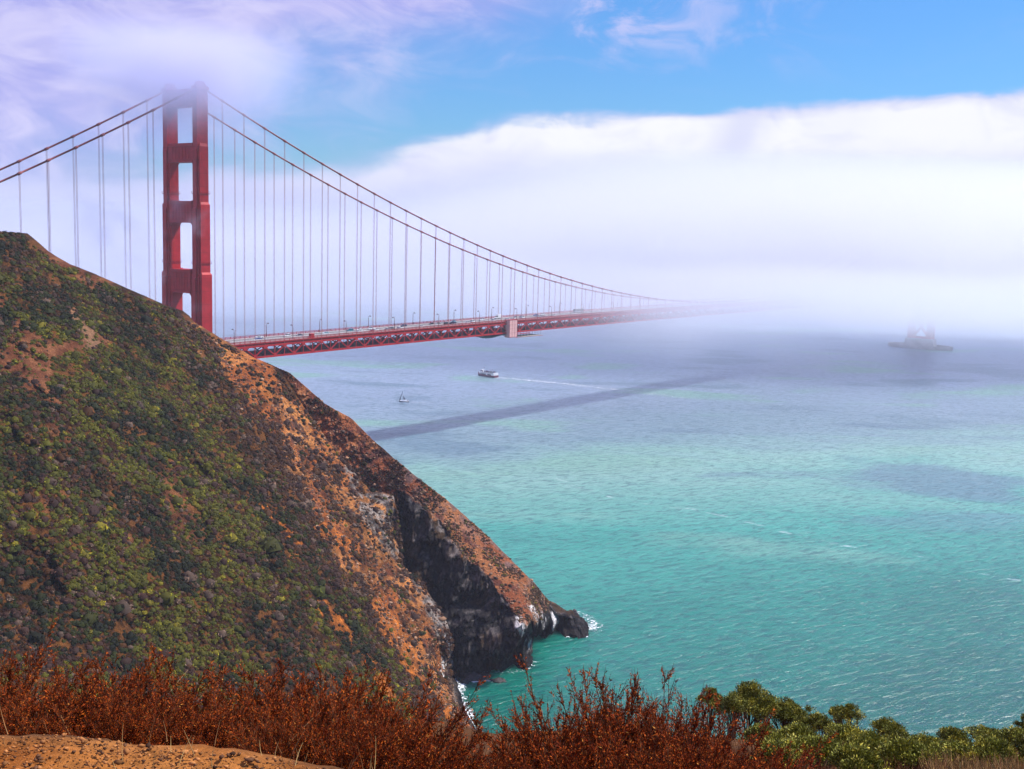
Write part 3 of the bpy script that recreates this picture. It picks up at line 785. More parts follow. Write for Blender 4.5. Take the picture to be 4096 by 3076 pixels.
# ------------------------------------------------------------------ maintenance works hanging on the bridge
SHEET = simple('pale_sheeting', (0.74, 0.40, 0.37), 0.9, 0.1, 0.10, 0.5); TARP = simple('grey_tarpaulin', (0.10, 0.15, 0.17), 0.9, 0.1, 0.2, 0.2); WOOD = simple('pale_planks', (0.66, 0.60, 0.50), 0.85, 0.1)
enc = empty('scaffold_enclosure', (285.0, -15.2, road(285) - 12)); tag(enc, 'pale pink sheeted enclosure hanging on the side of the bridge truss', 'scaffold')
b = MB(); b.box(-4.6, 4.6, -2.0, 2.2, .3, 13.1); b.build('sheeting', SHEET, enc)
b = MB(); b.box(-4.72, 4.72, -2.12, 2.3, 13.1, 13.5); b.box(-4.72, 4.72, -2.12, 2.3, -.05, .3)
for x in (-4.66, -1.6, 1.6, 4.66):
    b.box(x - .07, x + .07, -2.10, -1.98, .3, 14.1); b.box(x - .07, x + .07, 2.18, 2.30, .3, 14.1)
for z in (3.5, 6.7, 9.9): b.box(-4.7, 4.7, -2.045, -1.99, z - .04, z + .04)
b.build('scaffold_frame', RED_DK, enc)
plt_ = empty('work_platform', (292.0, -13, road(300) - 12.6)); tag(plt_, 'work platform of white slats hanging below the bridge truss', 'work platform')
b = MB()
for i in range(26):
    x = 7.0 + i * 1.02; b.box(x, x + .58, -2.4, 9.5, -.06, .10)
b.build('slats', WOOD, plt_)
b = MB()
for y in (-2.2, 3.5, 9.2): b.box(-2, 34, y - .12, y + .12, -.34, -.08)
b.box(-3.0, 18.0, -1.6, -1.2, 2.2, 2.7); b.build('beam', RED, plt_)
b = MB()
for i in range(10):
    for y in (-1.0, 1.8): b.tube([(i * 3.8 - 1.5, y, -.3), (i * 3.8 - 1.5, y, 3.6)], .09, 6)
b.build('hanger_rod', STEEL_DK, plt_)
xs_n = np.linspace(0, 42, 40); V = []; 
for k, x in enumerate(xs_n):
    sag = 2.3 * math.sin(math.pi * min(1, x / 26.0)) ** .8 if x < 26 else 1.3 * math.sin(math.pi * (x - 26) / 16.0)
    for j in range(7):
        yy = -1.5 + j * 1.9; V.append((x, yy, -sag * (1 - .08 * (j - 3) ** 2) + .25 * math.sin(x * 1.9 + j)))
tp = np_mesh('debris_net', V, grid_faces(40, 7)); o = link('debris_net', tp, TARP, None, (250.5, -13.5, road(270) - TD - .5)); tag(o, 'sagging grey debris net slung under the truss left of the pale enclosure', 'debris net')
cab = empty('maintenance_cabin', (85.1, -11.5, road(85.1) + .26)); tag(cab, 'small red cabin on the near walk of the bridge, left of the pale blue car', 'cabin')
b = MB(); b.box(-1.45, 1.45, -1.0, 1.0, 0, 2.4); b.build('wall', RED_DK, cab); b = MB(); b.box(-1.6, 1.6, -1.15, 1.15, 2.4, 2.6, 0, (.93, .9)); b.build('roof', RED, cab)
MB().box(-.4, .4, -1.05, -1.0, .1, 2.0).build('door', RED, cab)
# ------------------------------------------------------------------ the headland
def tps_fit(P, v, lam=1e-4):
    P = np.asarray(P, float) / 400.0; n = len(P)
    r = np.linalg.norm(P[:, None] - P[None], axis=2); Km = r * r * np.log(r + 1e-9) + np.eye(n) * lam
    A = np.zeros((n + 3, n + 3)); A[:n, :n] = Km; A[:n, n] = 1; A[:n, n + 1:] = P; A[n, :n] = 1; A[n + 1:, :n] = P.T
    s = np.linalg.solve(A, np.concatenate([v, np.zeros(3)]))
    def ev(x, y):
        Q = np.stack([np.ravel(x), np.ravel(y)], 1) / 400.0; out = np.full(len(Q), s[n]) + Q @ s[n + 1:]
        for i in range(n):
            rr = np.linalg.norm(Q - P[i], axis=1); out += s[i] * rr * rr * np.log(rr + 1e-9)
        return out.reshape(np.shape(x))
    return ev
def inpoly(x, y, poly):
    x = np.asarray(x); y = np.asarray(y); c = np.zeros(x.shape, bool); n = len(poly)
    for i in range(n):
        x0, y0 = poly[i]; x1, y1 = poly[(i + 1) % n]
        if y0 == y1: continue
        c ^= ((y0 > y) != (y1 > y)) & (x < (x1 - x0) * (y - y0) / (y1 - y0) + x0)
    return c
def pwl(x, pts):
    p = np.array(pts, float); return np.interp(x, p[:, 0], p[:, 1])

ridge_pts = [(-200, 455), (-60, 497), (0, 500), (45, 503), (85, 540), (130, 568), (190, 590), (240, 612), (300, 640), (345, 660), (385, 672),
             (400, 690), (440, 715), (480, 740), (540, 775), (600, 800), (640, 860), (680, 915), (740, 990), (796, 1056), (850, 1072),
             (862, 1128), (870, 1222), (913, 1261), (940, 1304), (967, 1347), (976, 1382), (979, 1432), (986, 1452), (1003, 1530), (1025, 1570), (1045, 1604), (1075, 1675), (1095, 1720)]
ctlA = [(-200, 455, 365), (0, 500, 378), (130, 568, 390), (240, 612, 402), (385, 672, 418), (480, 740, 428), (600, 800, 434), (680, 915, 430),
        (740, 990, 426), (800, 1062, 420), (850, 1090, 416), (866, 1200, 408), (913, 1261, 400), (940, 1304, 394), (972, 1370, 387),
        (-200, 1500, 232), (0, 1450, 240), (300, 1480, 266), (600, 1495, 296), (800, 1500, 318), (930, 1510, 342),
        (300, 1050, 322), (560, 1110, 352), (650, 1180, 350), (100, 900, 312), (100, 1200, 272), (760, 1300, 352), (860, 1400, 356),
        (0, 1700, 205), (300, 1700, 232), (600, 1700, 262), (850, 1690, 290)]
for x, y in ((984, 1448), (1003, 1530), (1025, 1570), (1045, 1604), (1075, 1675)): ctlA.append((x, y, depth_z(x, y, 0.5)))
qa = np.array(ctlA); evA = tps_fit(qa[:, :2], 1.0 / qa[:, 2])

crest_pts = [(560, 782), (575, 784), (625, 805), (660, 835), (700, 870), (760, 905), (800, 945), (850, 990), (900, 1030), (950, 1068), (1000, 1110),
             (1050, 1155), (1100, 1205), (1150, 1255), (1186, 1298), (1201, 1304), (1225, 1319), (1236, 1317), (1242, 1327), (1262, 1337), (1272, 1352)]
botB = [(560, 850), (640, 930), (740, 1060), (800, 1130), (850, 1190), (870, 1290), (913, 1330), (940, 1370), (967, 1425), (980, 1452), (1040, 1453),
        (1085, 1451), (1125, 1449), (1139, 1437), (1150, 1436), (1154, 1380), (1190, 1368), (1225, 1371), (1262, 1370), (1272, 1362)]
ctlB = [(560, 782, 436), (700, 870, 436), (850, 990, 434), (1000, 1110, 428), (1100, 1205, 420), (1150, 1255, 416),
        (640, 930, 434), (740, 1040, 430), (800, 1090, 428), (840, 1060, 427),
        (874, 1072, 424), (920, 1101, 422), (952, 1128, 420), (983, 1175, 415), (1014, 1206, 411), (1053, 1245, 405), (1084, 1284, 399), (1108, 1323, 394),
        (880, 1130, 421), (930, 1180, 417), (980, 1240, 411), (1030, 1300, 402), (1080, 1350, 393), (1120, 1370, 389),
        (900, 1260, 412), (950, 1330, 402), (1000, 1380, 393), (870, 1290, 411), (940, 1380, 400)]
for x, y in ((985, 1450), (1040, 1451), (1085, 1449), (1125, 1447), (1146, 1436)): ctlB.append((x, y, depth_z(x, y, 0.3)))
for x, y in ((1158, 1376), (1190, 1366), (1225, 1369), (1262, 1366)): ctlB.append((x, y, depth_z(x, y, 0.3)))
for x, y in ((1186, 1300), (1225, 1320), (1260, 1340)): ctlB.append((x, y, depth_z(x, 1366, 0.3) + 3))
for x, y in ((1150, 1345),): ctlB.append((x, y, 396))
qb = np.array(ctlB); evB = tps_fit(qb[:, :2], 1.0 / qb[:, 2])

scree = [(385, 668), (480, 735), (575, 780), (640, 860), (720, 950), (800, 1050), (870, 1070), (880, 1230), (930, 1285), (985, 1400), (990, 1452), (1010, 1530), (1060, 1640),
         (1000, 1600), (960, 1520), (905, 1440), (850, 1350), (790, 1262), (715, 1150), (655, 1060), (600, 975), (545, 880), (480, 790), (430, 730)]
bare = [[(43, 686), (72, 700), (118, 733), (168, 743), (215, 751), (186, 761), (118, 772), (125, 808), (161, 844), (168, 861), (114, 847), (72, 819), (0, 808), (-90, 800), (-90, 750), (0, 747), (43, 733)],
        [(172, 650), (186, 686), (202, 708), (218, 738), (200, 753), (180, 729), (177, 701), (163, 672)],
        [(72, 524), (114, 552), (150, 580), (192, 602), (240, 612), (260, 630), (190, 616), (140, 600), (105, 572), (80, 545)],
        [(-60, 620), (20, 625), (36, 650), (0, 660), (-60, 650)],
        [(226, 1100), (250, 1140), (282, 1195), (262, 1215), (246, 1250), (238, 1280), (222, 1270), (240, 1210), (258, 1190), (232, 1150)],
        [(130, 860), (170, 900), (160, 985), (135, 1000), (128, 940)],
        [(60, 1060), (150, 1040), (190, 1080), (120, 1100)], [(340, 1010), (385, 1000), (440, 1180), (400, 1190)]]
orange = [[(543, 1090), (566, 1093), (592, 1114), (602, 1134), (560, 1118)], [(598, 1126), (622, 1122), (650, 1160), (656, 1186), (635, 1176)],
          [(684, 1296), (715, 1314), (744, 1355), (754, 1402), (722, 1380), (698, 1332)], [(800, 1290), (850, 1310), (890, 1390), (925, 1470), (890, 1455), (850, 1380)],
          [(690, 1080), (730, 1140), (760, 1190), (742, 1190), (700, 1130)], [(930, 1480), (985, 1530), (1010, 1590), (960, 1560)], [(780, 1400), (830, 1440), (880, 1500), (820, 1490)]]
greyrock = [[(776, 1058), (850, 1068), (864, 1128), (874, 1226), (835, 1195), (800, 1144), (776, 1101)],
            [(880, 1228), (930, 1280), (975, 1360), (985, 1450), (1006, 1530), (985, 1520), (958, 1440), (940, 1380), (915, 1310)],
            [(745, 985), (770, 1000), (775, 1060), (750, 1040)], [(1000, 1535), (1046, 1604), (1085, 1690), (1060, 1690), (1020, 1590)]]
cliffB = [(858, 1060), (880, 1066), (920, 1099), (952, 1126), (983, 1173), (1014, 1204), (1053, 1243), (1084, 1282), (1108, 1321), (1140, 1340), (1160, 1338), (1186, 1302), (1300, 1302),
          (1300, 1480), (840, 1480)]
darkB = [[(632, 845), (665, 850), (735, 930), (790, 985), (770, 1010), (700, 950), (650, 890)], [(700, 905), (760, 950), (800, 1000), (812, 1035), (780, 1020), (720, 960)],
         [(880, 1050), (930, 1075), (935, 1100), (880, 1080)]]
guano = [[(1108, 1322), (1128, 1330), (1150, 1356), (1156, 1400), (1140, 1412), (1134, 1380), (1120, 1350)], [(1137, 1312), (1160, 1310), (1180, 1330), (1176, 1345), (1150, 1330)],
         [(960, 1352), (978, 1380), (980, 1430), (966, 1420)], [(955, 1420), (968, 1440), (962, 1478), (950, 1460)], [(1188, 1322), (1204, 1320), (1204, 1350), (1192, 1352)]]

def soften(mask_fn, x, y, P, amp=14, sc=9.0):
    """a polygon test whose outline is broken up by the ground itself"""
    dxx = (fbm(P, sc, 4, 5) - .5) * 2 * amp; dyy = (fbm(P, sc, 4, 91) - .5) * 2 * amp
    m = 0
    for ox, oy in ((0, 0), (2, 1), (-1, 2), (1, -2), (-2, -1)): m = m + mask_fn(x + dxx + ox, y + dyy + oy)
    return m / 5.0
def anyp(polys):
    return lambda x, y: np.max([inpoly(x, y, p) for p in polys], axis=0).astype(float)

def ground_cols(x, y, P, which):
    """base colours of soil, scree and rock, with shade and lit ledges painted into the cliff"""
    n1 = fbm(P, 14.0, 5, 3); n2 = fbm(P, 3.0, 4, 8); n3 = fbm(P, 1.0, 3, 21)
    st = fbm(P * np.array([1, 1, .25]), 2.2, 4, 33)
    col = np.zeros(x.shape + (3,))
    def setc(m, c): col[:] = col * (1 - m[..., None]) + m[..., None] * np.asarray(c)
    one = np.ones(x.shape)
    mixc = lambda a, b, t: np.asarray(a) * (1 - t[..., None]) + np.asarray(b) * t[..., None]
    if which == 'A':
        setc(one, mixc((0.030, 0.012, 0.003), (0.15, 0.056, 0.013), sstep(n2, .40, .68)))
        mb = np.maximum(soften(anyp(bare[:4]), x, y, P, 26, 8), .6 * soften(anyp(bare[4:]), x, y, P, 42, 6))
        setc(mb * .8, mixc((0.15, 0.046, 0.018), (0.27, 0.105, 0.045), sstep(n2, .3, .75)))
        mp = soften(lambda a, b: inpoly(a, b, bare[1]).astype(float), x, y, P, 18, 5); setc(mp * .5, (0.34, 0.20, 0.11))
        ms = .5 * soften(lambda a, b: inpoly(a, b, scree).astype(float), x, y, P, 34, 22) + .5 * soften(lambda a, b: inpoly(a, b, scree).astype(float), x, y, P, 44, 8)
        rill = fbm(np.stack([(P[..., 0] * hy - P[..., 1] * hx) , (P[..., 0] * hx + P[..., 1] * hy) * .2, P[..., 2] * .3], -1), 3.0, 4, 35)
        sc_ = mixc(mixc((0.25, 0.070, 0.014), (0.41, 0.160, 0.045), sstep(n1, .35, .65)), (0.14, 0.042, 0.018), sstep(n2, .48, .66))
        sc_ = sc_ * (0.5 + 1.0 * n3[..., None]) * (.55 + .8 * sstep(rill, .32, .6)[..., None])
        setc(ms, sc_)
        mo = soften(anyp(orange), x, y, P, 26, 5) * (.45 + .55 * sstep(n3, .35, .6)); setc(mo * .9, mixc((0.36, 0.085, 0.010), (0.50, 0.16, 0.025), n3) * (.6 + .8 * sstep(st, .3, .7)[..., None]))
        mg = soften(anyp(greyrock), x, y, P, 9, 7)
        setc(mg * sstep(n2, .30, .5), mixc((0.085, 0.075, 0.070), (0.34, 0.28, 0.24), sstep(st, .35, .68)))
        dk = sstep(n2, .60, .70) * ms * sstep(n1, .42, .6); setc(dk * .7, (0.05, 0.035, 0.03))
    else:
        sc_ = mixc(mixc((0.25, 0.072, 0.028), (0.37, 0.140, 0.052), sstep(n1, .35, .65)), (0.13, 0.040, 0.024), sstep(n2, .5, .68))
        sc_ = sc_ * (0.65 + 0.7 * n3[..., None]) * (1 + .55 * sstep(x, 860, 740))[..., None]; setc(one, sc_)
        top = pwl(x, crest_pts)
        grey = sstep(y - top, 60, 5) * sstep(x, 760, 900) * sstep(n2, .35, .6); setc(grey * .65, mixc((0.17, 0.11, 0.10), (0.30, 0.20, 0.17), n3))
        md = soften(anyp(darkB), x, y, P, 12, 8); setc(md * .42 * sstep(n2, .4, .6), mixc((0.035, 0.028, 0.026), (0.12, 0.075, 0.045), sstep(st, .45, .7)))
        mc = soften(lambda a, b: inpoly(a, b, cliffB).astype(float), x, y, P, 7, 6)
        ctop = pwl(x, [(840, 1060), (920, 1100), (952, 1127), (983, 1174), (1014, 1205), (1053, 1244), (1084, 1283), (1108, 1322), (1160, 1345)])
        lit_lip = sstep(y - ctop, 75, 5) * sstep(n2, .38, .6) * sstep(x, 880, 930) * (x < 1150)  # upper cliff band painted lighter, as if catching the sun
        setc(mc, mixc(mixc(mixc((0.010, 0.009, 0.011), (0.040, 0.034, 0.034), sstep(n3, .4, .7)), (0.15, 0.13, 0.125), sstep(st, .50, .74) * sstep(n2, .35, .6)), (0.085, 0.042, 0.014), sstep(n1, .55, .7) * .6))  # unlit face painted near black, sunlit ledges as paler streaks
        setc(mc * lit_lip * .8, mixc((0.10, 0.085, 0.08), (0.27, 0.22, 0.19), sstep(st, .35, .65)))
    mw = soften(anyp(guano), x, y, P, 8, 4); setc(mw * sstep(st, .34, .5), (0.72, 0.68, 0.66))
    wet = sstep(P[..., 2], 3.2, 1.2); setc(wet * .85, (0.022, 0.018, 0.018))
    return np.clip(col, 0.004, .9)

def hill_mat():
    m, g = new_mat('headland_ground')
    col = g.node('ShaderNodeAttribute'); col.attribute_name = 'Col'
    pos = g.node('ShaderNodeNewGeometry').outputs['Position']
    n = g.noise(pos, 1.3, 6.0, 0.68); n2 = g.noise(pos, 4.0, 4.0, 0.7)
    vo = g.node('ShaderNodeTexVoronoi', feature='DISTANCE_TO_EDGE'); vo.inputs['Scale'].default_value = 0.55
    px_, py_, pz_ = g.sep(pos); wob = g.math('MULTIPLY', g.math('SUBTRACT', n, 0.5), 1.6)
    g.put(vo.inputs['Vector'], g.comb(g.math('ADD', px_, wob), g.math('ADD', py_, wob), g.math('MULTIPLY', pz_, 0.45)))
    steep = g.ss(g.sep(g.node('ShaderNodeNewGeometry').outputs['True Normal'])[2], 0.62, 0.35)
    crack = g.math('MULTIPLY', g.ss(vo.outputs['Distance'], 0.10, 0.0), steep)
    c = g.mix(1.0, col.outputs['Color'], g.ramp(n, [(0.25, 0.5), (0.5, 0.95), (0.72, 1.6)]), 'MULTIPLY')
    c = g.mix(g.ss(n2, 0.62, 0.72), c, g.mix(0.5, c, (0.03, 0.02, 0.015)))
    c = g.mix(g.math('MULTIPLY', crack, 0.7), c, (0.010, 0.008, 0.008))
    b1 = g.node('ShaderNodeBump'); b1.inputs['Strength'].default_value = 1.0; b1.inputs['Distance'].default_value = 1.1
    g.put(b1.inputs['Height'], g.math('SUBTRACT', n, g.math('MULTIPLY', crack, 0.5)))
    b2 = g.node('ShaderNodeBump'); b2.inputs['Strength'].default_value = 0.8; b2.inputs['Distance'].default_value = 0.25
    g.put(b2.inputs['Height'], n2); g.put(b2.inputs['Normal'], b1.outputs[0])
    principled(g, c, 0.92, 0.12, b2.outputs[0])
    return m
HILL = hill_mat()


def build_sheet(x0, x1, stepx, nrow, topf, botf, ev, which):
    xs = np.arange(x0, x1 + .01, stepx); nc = len(xs)
    t = np.linspace(0, 1, nrow) ** 1.0
    T, X = np.meshgrid(t, xs, indexing='ij')
    yt = topf(xs)[None]; yb = np.maximum(botf(xs)[None], yt + 1.0)
    Y = yt + (yb - yt) * T
    D = 1.0 / ev(X, Y)
    R = FWD + RGT * ((X * KD - 2048) / FPX)[..., None] - UPV * ((Y * KD - 1538) / FPX)[..., None]
    P = CAM + R * D[..., None]
    # relief: push along the view bearing and up
    hor = np.array([hx, hy, 0])
    big = fbm(P, 26.0, 4, 2) - .5; med = fbm(P, 6.0, 4, 12) - .5; sm = fbm(P, 1.7, 3, 29) - .5
    edge = np.minimum(1, T * 6 + .12)
    gul = np.abs(fbm(np.stack([(P[..., 0] * hy - P[..., 1] * hx) + P[..., 2] * .35, (P[..., 0] * hx + P[..., 1] * hy) * .25, P[..., 2] * .2], -1), 17.0, 4, 36) - .5) * 3.2
    if which == 'A':
        ms = inpoly(X, Y, scree).astype(float); mg = anyp(greyrock)(X, Y)
        P = P + hor * ((big * 17 + (gul - .5) * 15 * (1 - ms * .6) + med * (3.8 + 3 * mg) + sm * (1.0 + 1.6 * ms)) * edge)[..., None]
        P[..., 2] += (med * .8 + sm * (.4 + .8 * ms)) * np.minimum(1, T * 20 + .35)
    else:
        mc = inpoly(X, Y, cliffB).astype(float)
        flute = fbm(P * np.array([1, 1, .22]), 5.0, 4, 44) - .5; rid = np.abs(fbm(P * np.array([1, 1, .45]), 11.0, 4, 51) - .5)
        md = anyp(darkB)(X, Y)
        P = P + hor * ((big * 6 * (1 - mc) + (med * 4 + sm * (1.4 + 2 * md)) * (1 - mc) + mc * (flute * 15 + rid * 15 - 2.5 + sm * 3.0 + (vnoise(P * np.array([1, 1, 2.6]), 7.0, 57) - .5) * 5.0)) * edge)[..., None]
        P[..., 2] += (med * 1.0 + sm * (.9 + 1.0 * mc)) * np.minimum(1, T * 20 + .3)
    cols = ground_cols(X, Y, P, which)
    return xs, X, Y, P, cols

def skirt(P, cols, back, down):
    """rows of ground continuing behind the skyline, so the hill is a body and not a shell"""
    rows = [P[0]]; hor = np.array([hx, hy, 0]); n = P.shape[1]
    base = P[0]
    for b_, d_ in zip(back, down):
        r = base + hor * (b_[:, None] if np.ndim(b_) else b_); r = r.copy(); r[:, 2] -= d_
        r[:, 2] += (fbm(r, 7.0, 3, 77) - .5) * np.minimum(3.0, np.abs(d_))
        rows.append(r)
    return np.array(rows[1:][::-1]), np.repeat(cols[:1], len(rows) - 1, 0)

def full_sheet(name, *a):
    xs, X, Y, P, cols = build_sheet(*a)
    if a[-1] == 'A':
        k = sstep(xs, 600, 800)
        back = [3 + 3 * (1 - k), 14 - 6 * k, 40 - 25 * k, 110 - 80 * k]
        down = [0.2 + 3 * k, 3 + 13 * k, 22 + 30 * k, 95 + 0 * k]
    else:
        back = [2 + 0 * xs, 8 + 0 * xs, 26 + 0 * xs, 90 + 0 * xs]
        down = [0.5 + 0 * xs, 4.5 + 0 * xs, 19 + 0 * xs, 95 + 0 * xs]
    S, sc_ = skirt(P, cols, back, down)
    Pf = np.concatenate([S, P], 0); Cf = np.concatenate([sc_, cols], 0)
    F = grid_faces(Pf.shape[0], Pf.shape[1])[:, ::-1]
    return Pf.reshape(-1, 3), F, Cf.reshape(-1, 3), X, Y, P

VA, FA, CA, XA, YA, PA = full_sheet('hill', -200, 1094, 1.6, 420, lambda x: pwl(x, ridge_pts), lambda x: 1730 + 0 * x, evA, 'A')
VB, FB, CB, XB, YB, PB = full_sheet('hill', 560, 1271, 1.2, 300, lambda x: pwl(x, crest_pts), lambda x: pwl(x, botB) + 4, evB, 'B')
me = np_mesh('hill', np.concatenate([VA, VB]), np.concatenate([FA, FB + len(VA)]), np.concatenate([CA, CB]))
tag(link('hill', me, HILL), kind='structure')

# ---- chaparral: thousands of low bushes, one mass
def leaf_mat(name, rough=0.75, spec=0.15, trans=0.0):
    m, g = new_mat(name)
    col = g.node('ShaderNodeAttribute'); col.attribute_name = 'Col'
    b = principled(g, col.outputs['Color'], rough, spec)
    return m
SHRUB = leaf_mat('bush_leaves')

def rand_unit(n):
    v = rng.normal(size=(n, 3)); return v / np.linalg.norm(v, axis=1, keepdims=True)

def bush_mass(centers, sizes, cols, nleaf, squash=0.72):
    """leafy domes: nleaf crossing blades on the shell of each dome, plus a closed core"""
    n = len(centers)
    # core: octahedron-like dome with 6+... vertices, jittered
    ang = np.arange(6) / 6 * 2 * np.pi
    core = np.concatenate([np.stack([np.cos(ang) * .80, np.sin(ang) * .80, np.zeros(6) - .1], 1),
                           np.stack([np.cos(ang + .5) * .62, np.sin(ang + .5) * .62, np.full(6, .45)], 1), [[0, 0, .74]]])
    cf = []
    for i in range(6):
        j = (i + 1) % 6; cf += [(i, j, 6 + i), (j, 6 + j, 6 + i), (6 + i, 6 + j, 12)]
    cf = np.array(cf)
    V0 = core[None] * (1 + rng.uniform(-.28, .28, (n, 13, 1))); V0[..., 2] *= squash / .72
    V0 = V0 * sizes[:, None, None] + centers[:, None]
    F0 = (cf[None] + np.arange(n)[:, None, None] * 13).reshape(-1, 3)
    C0 = np.repeat(cols * .42, 13, 0)  # core darkened: shade between the leaves put into its colour
    d = rand_unit(n * nleaf).reshape(n, nleaf, 3); d[..., 2] = np.abs(d[..., 2]) * .95 + .05
    c = d * rng.uniform(.68, 1.08, (n, nleaf, 1)); c[..., 2] *= squash
    a1 = rand_unit(n * nleaf).reshape(n, nleaf, 3); a1 = a1 + d * .35; a1 /= np.linalg.norm(a1, axis=2, keepdims=True)
    a2 = np.cross(a1, rand_unit(n * nleaf).reshape(n, nleaf, 3)); a2 /= np.linalg.norm(a2, axis=2, keepdims=True) + 1e-6
    s = rng.uniform(.13, .31, (n, nleaf, 1))
    T = np.stack([c - a1 * s, c + a2 * s * .8, c + a1 * s * 1.1], 2)
    T = T * sizes[:, None, None, None] + centers[:, None, None]
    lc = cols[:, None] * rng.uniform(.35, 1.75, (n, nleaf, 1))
    V1 = T.reshape(-1, 3); F1 = np.arange(len(V1)).reshape(-1, 3) + n * 13
    C1 = np.repeat(lc.reshape(-1, 3), 3, 0)
    return np.concatenate([V0.reshape(-1, 3), V1]), np.concatenate([F0, F1]), np.concatenate([C0, C1])

def cell_areas(P):
    a = P[1:, :-1] - P[:-1, :-1]; b = P[:-1, 1:] - P[:-1, :-1]
    return np.linalg.norm(np.cross(a, b), axis=2)
def scatter(X, Y, P, dens, n):
    w = (cell_areas(P) * dens[:-1, :-1]).ravel(); w = w / w.sum()
    idx = rng.choice(len(w), n, p=w); nc = P.shape[1] - 1
    r, c = idx // nc, idx % nc; u, v = rng.random(n)[:, None], rng.random(n)[:, None]
    p = P[r, c] * (1 - u) * (1 - v) + P[r + 1, c] * u * (1 - v) + P[r, c + 1] * (1 - u) * v + P[r + 1, c + 1] * u * v
    return p, X[r, c], Y[r, c]

PAL = np.array([(0.011, 0.015, 0.002), (0.040, 0.051, 0.003), (0.130, 0.120, 0.004), (0.26, 0.21, 0.008), (0.075, 0.033, 0.022), (0.100, 0.036, 0.007), (0.17, 0.105, 0.07)])
def bush_cols(p, dry):
    zone = fbm(p, 16.0, 3, 61); z2 = fbm(p, 5.0, 3, 62)
    n = len(p); out = np.zeros((n, 3)); u = rng.random(n)
    g = np.clip(sstep(zone, .36, .64) + (z2 - .5) * 1.1 + rng.normal(0, .22, n), 0, 1)
    green = np.where((g < .45)[:, None], PAL[0] + (PAL[1] - PAL[0]) * (g / .45)[:, None], PAL[1] + (PAL[2] - PAL[1]) * ((g - .45) / .55)[:, None])
    green = np.where(((u > .93) & (zone > .5))[:, None], PAL[3], green)
    v = rng.random(n); browns = np.where((v < .5)[:, None], PAL[4], np.where((v < .85)[:, None], PAL[5], PAL[6]))
    isdry = rng.random(n) < dry
    out = np.where(isdry[:, None], browns, green)
    return out * rng.uniform(.7, 1.3, (n, 1))

msA = .5 * soften(lambda a, b: inpoly(a, b, scree).astype(float), XA, YA, PA, 34, 22) + .5 * soften(lambda a, b: inpoly(a, b, scree).astype(float), XA, YA, PA, 44, 8)
mbA = np.maximum(soften(anyp(bare[:4]), XA, YA, PA, 26, 8), .6 * soften(anyp(bare[4:]), XA, YA, PA, 42, 6)); moA = soften(anyp(orange), XA, YA, PA, 26, 5)
clump = sstep(fbm(PA, 9.0, 4, 70), .33, .5)
densA = (1 - msA * .82 * sstep(fbm(PA, 11.0, 3, 72), .30, .42)) * (1 - mbA * .80) * (1 - moA * .85) * (.34 + .66 * clump)
densA = densA * (PA[..., 2] > 3) + .004 * (PA[..., 2] > 5)
pA, xa, ya = scatter(XA, YA, PA, densA, 46000)
edge_d = pwl(ya, [(640, 370), (740, 470), (860, 560), (975, 630), (1060, 690), (1150, 750), (1262, 830), (1440, 930), (1700, 1040)]) - xa   # px inside the scree edge
dry = np.clip(.34 + .5 * sstep(edge_d, 130, 10), 0, .92) + (fbm(pA, 20, 3, 66) - .5) * .9
sz = np.exp(rng.normal(math.log(.64), .40, len(pA))) * (.75 + .6 * fbm(pA, 12, 3, 67)) 
# bushes along the skyline
densB = ((1 - inpoly(XB, YB, cliffB)) * sstep(fbm(PB, 7.0, 4, 71), .45, .6) * (1 - anyp(darkB)(XB, YB) * .6)) * (PB[..., 2] > 4)
pB, xb, yb = scatter(XB, YB, PB, densB + 1e-6, 3800)
szB = np.exp(rng.normal(math.log(.40), .3, len(pB)))
cA = bush_cols(pA, dry); cB = bush_cols(pB, np.full(len(pB), .78))
pts = np.concatenate([pA, pB]); pts[:, 2] -= .12
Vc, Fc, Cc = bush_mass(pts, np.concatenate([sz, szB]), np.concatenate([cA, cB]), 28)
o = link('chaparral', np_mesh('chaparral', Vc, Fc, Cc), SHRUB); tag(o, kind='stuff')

# ---- loose stones on the scree
def stones(pts, sizes, cols):
    n = len(pts)
    base = np.array([(1, 0, 0), (-1, 0, 0), (0, 1, 0), (0, -1, 0), (0, 0, 1), (0, 0, -1), (.6, .6, .55), (-.6, .6, -.5), (.6, -.6, .5), (-.6, -.6, .55)], float)
    fc = np.array([(0, 6, 4), (0, 4, 8), (2, 4, 6), (0, 2, 6), (2, 1, 4), (2, 7, 1), (2, 5, 7), (1, 7, 5), (1, 9, 4), (3, 4, 9), (3, 8, 4), (3, 0, 8), (1, 5, 3), (1, 3, 9), (0, 3, 5), (0, 5, 2)])
    V = base[None] * rng.uniform(.55, 1.15, (n, 10, 1)) * (np.array([1, 1, .7]) * rng.uniform(.7, 1.3, (n, 1, 3)))
    th = rng.uniform(0, 6.28, n); c, s = np.cos(th)[:, None], np.sin(th)[:, None]
    V = np.stack([V[..., 0] * c - V[..., 1] * s, V[..., 0] * s + V[..., 1] * c, V[..., 2]], 2)
    V = V * sizes[:, None, None] + pts[:, None]
    F = (fc[None] + np.arange(n)[:, None, None] * 10).reshape(-1, 3)
    return V.reshape(-1, 3), F, np.repeat(cols, 10, 0)
pS, xs_, ys_ = scatter(XA, YA, PA, msA * (PA[..., 2] > 1.5), 5200)
pT, xt_, yt_ = scatter(XB, YB, PB, (1 - inpoly(XB, YB, cliffB)) * (PB[..., 2] > 3) + 0.0, 2600)
ps = np.concatenate([pS, pT])
cs = np.where((rng.random(len(ps)) < .4)[:, None], np.array((0.10, 0.065, 0.05)), np.array((0.34, 0.19, 0.11))) * rng.uniform(.5, 1.35, (len(ps), 1))
STONE = leaf_mat('loose_stone', 0.9, 0.15)
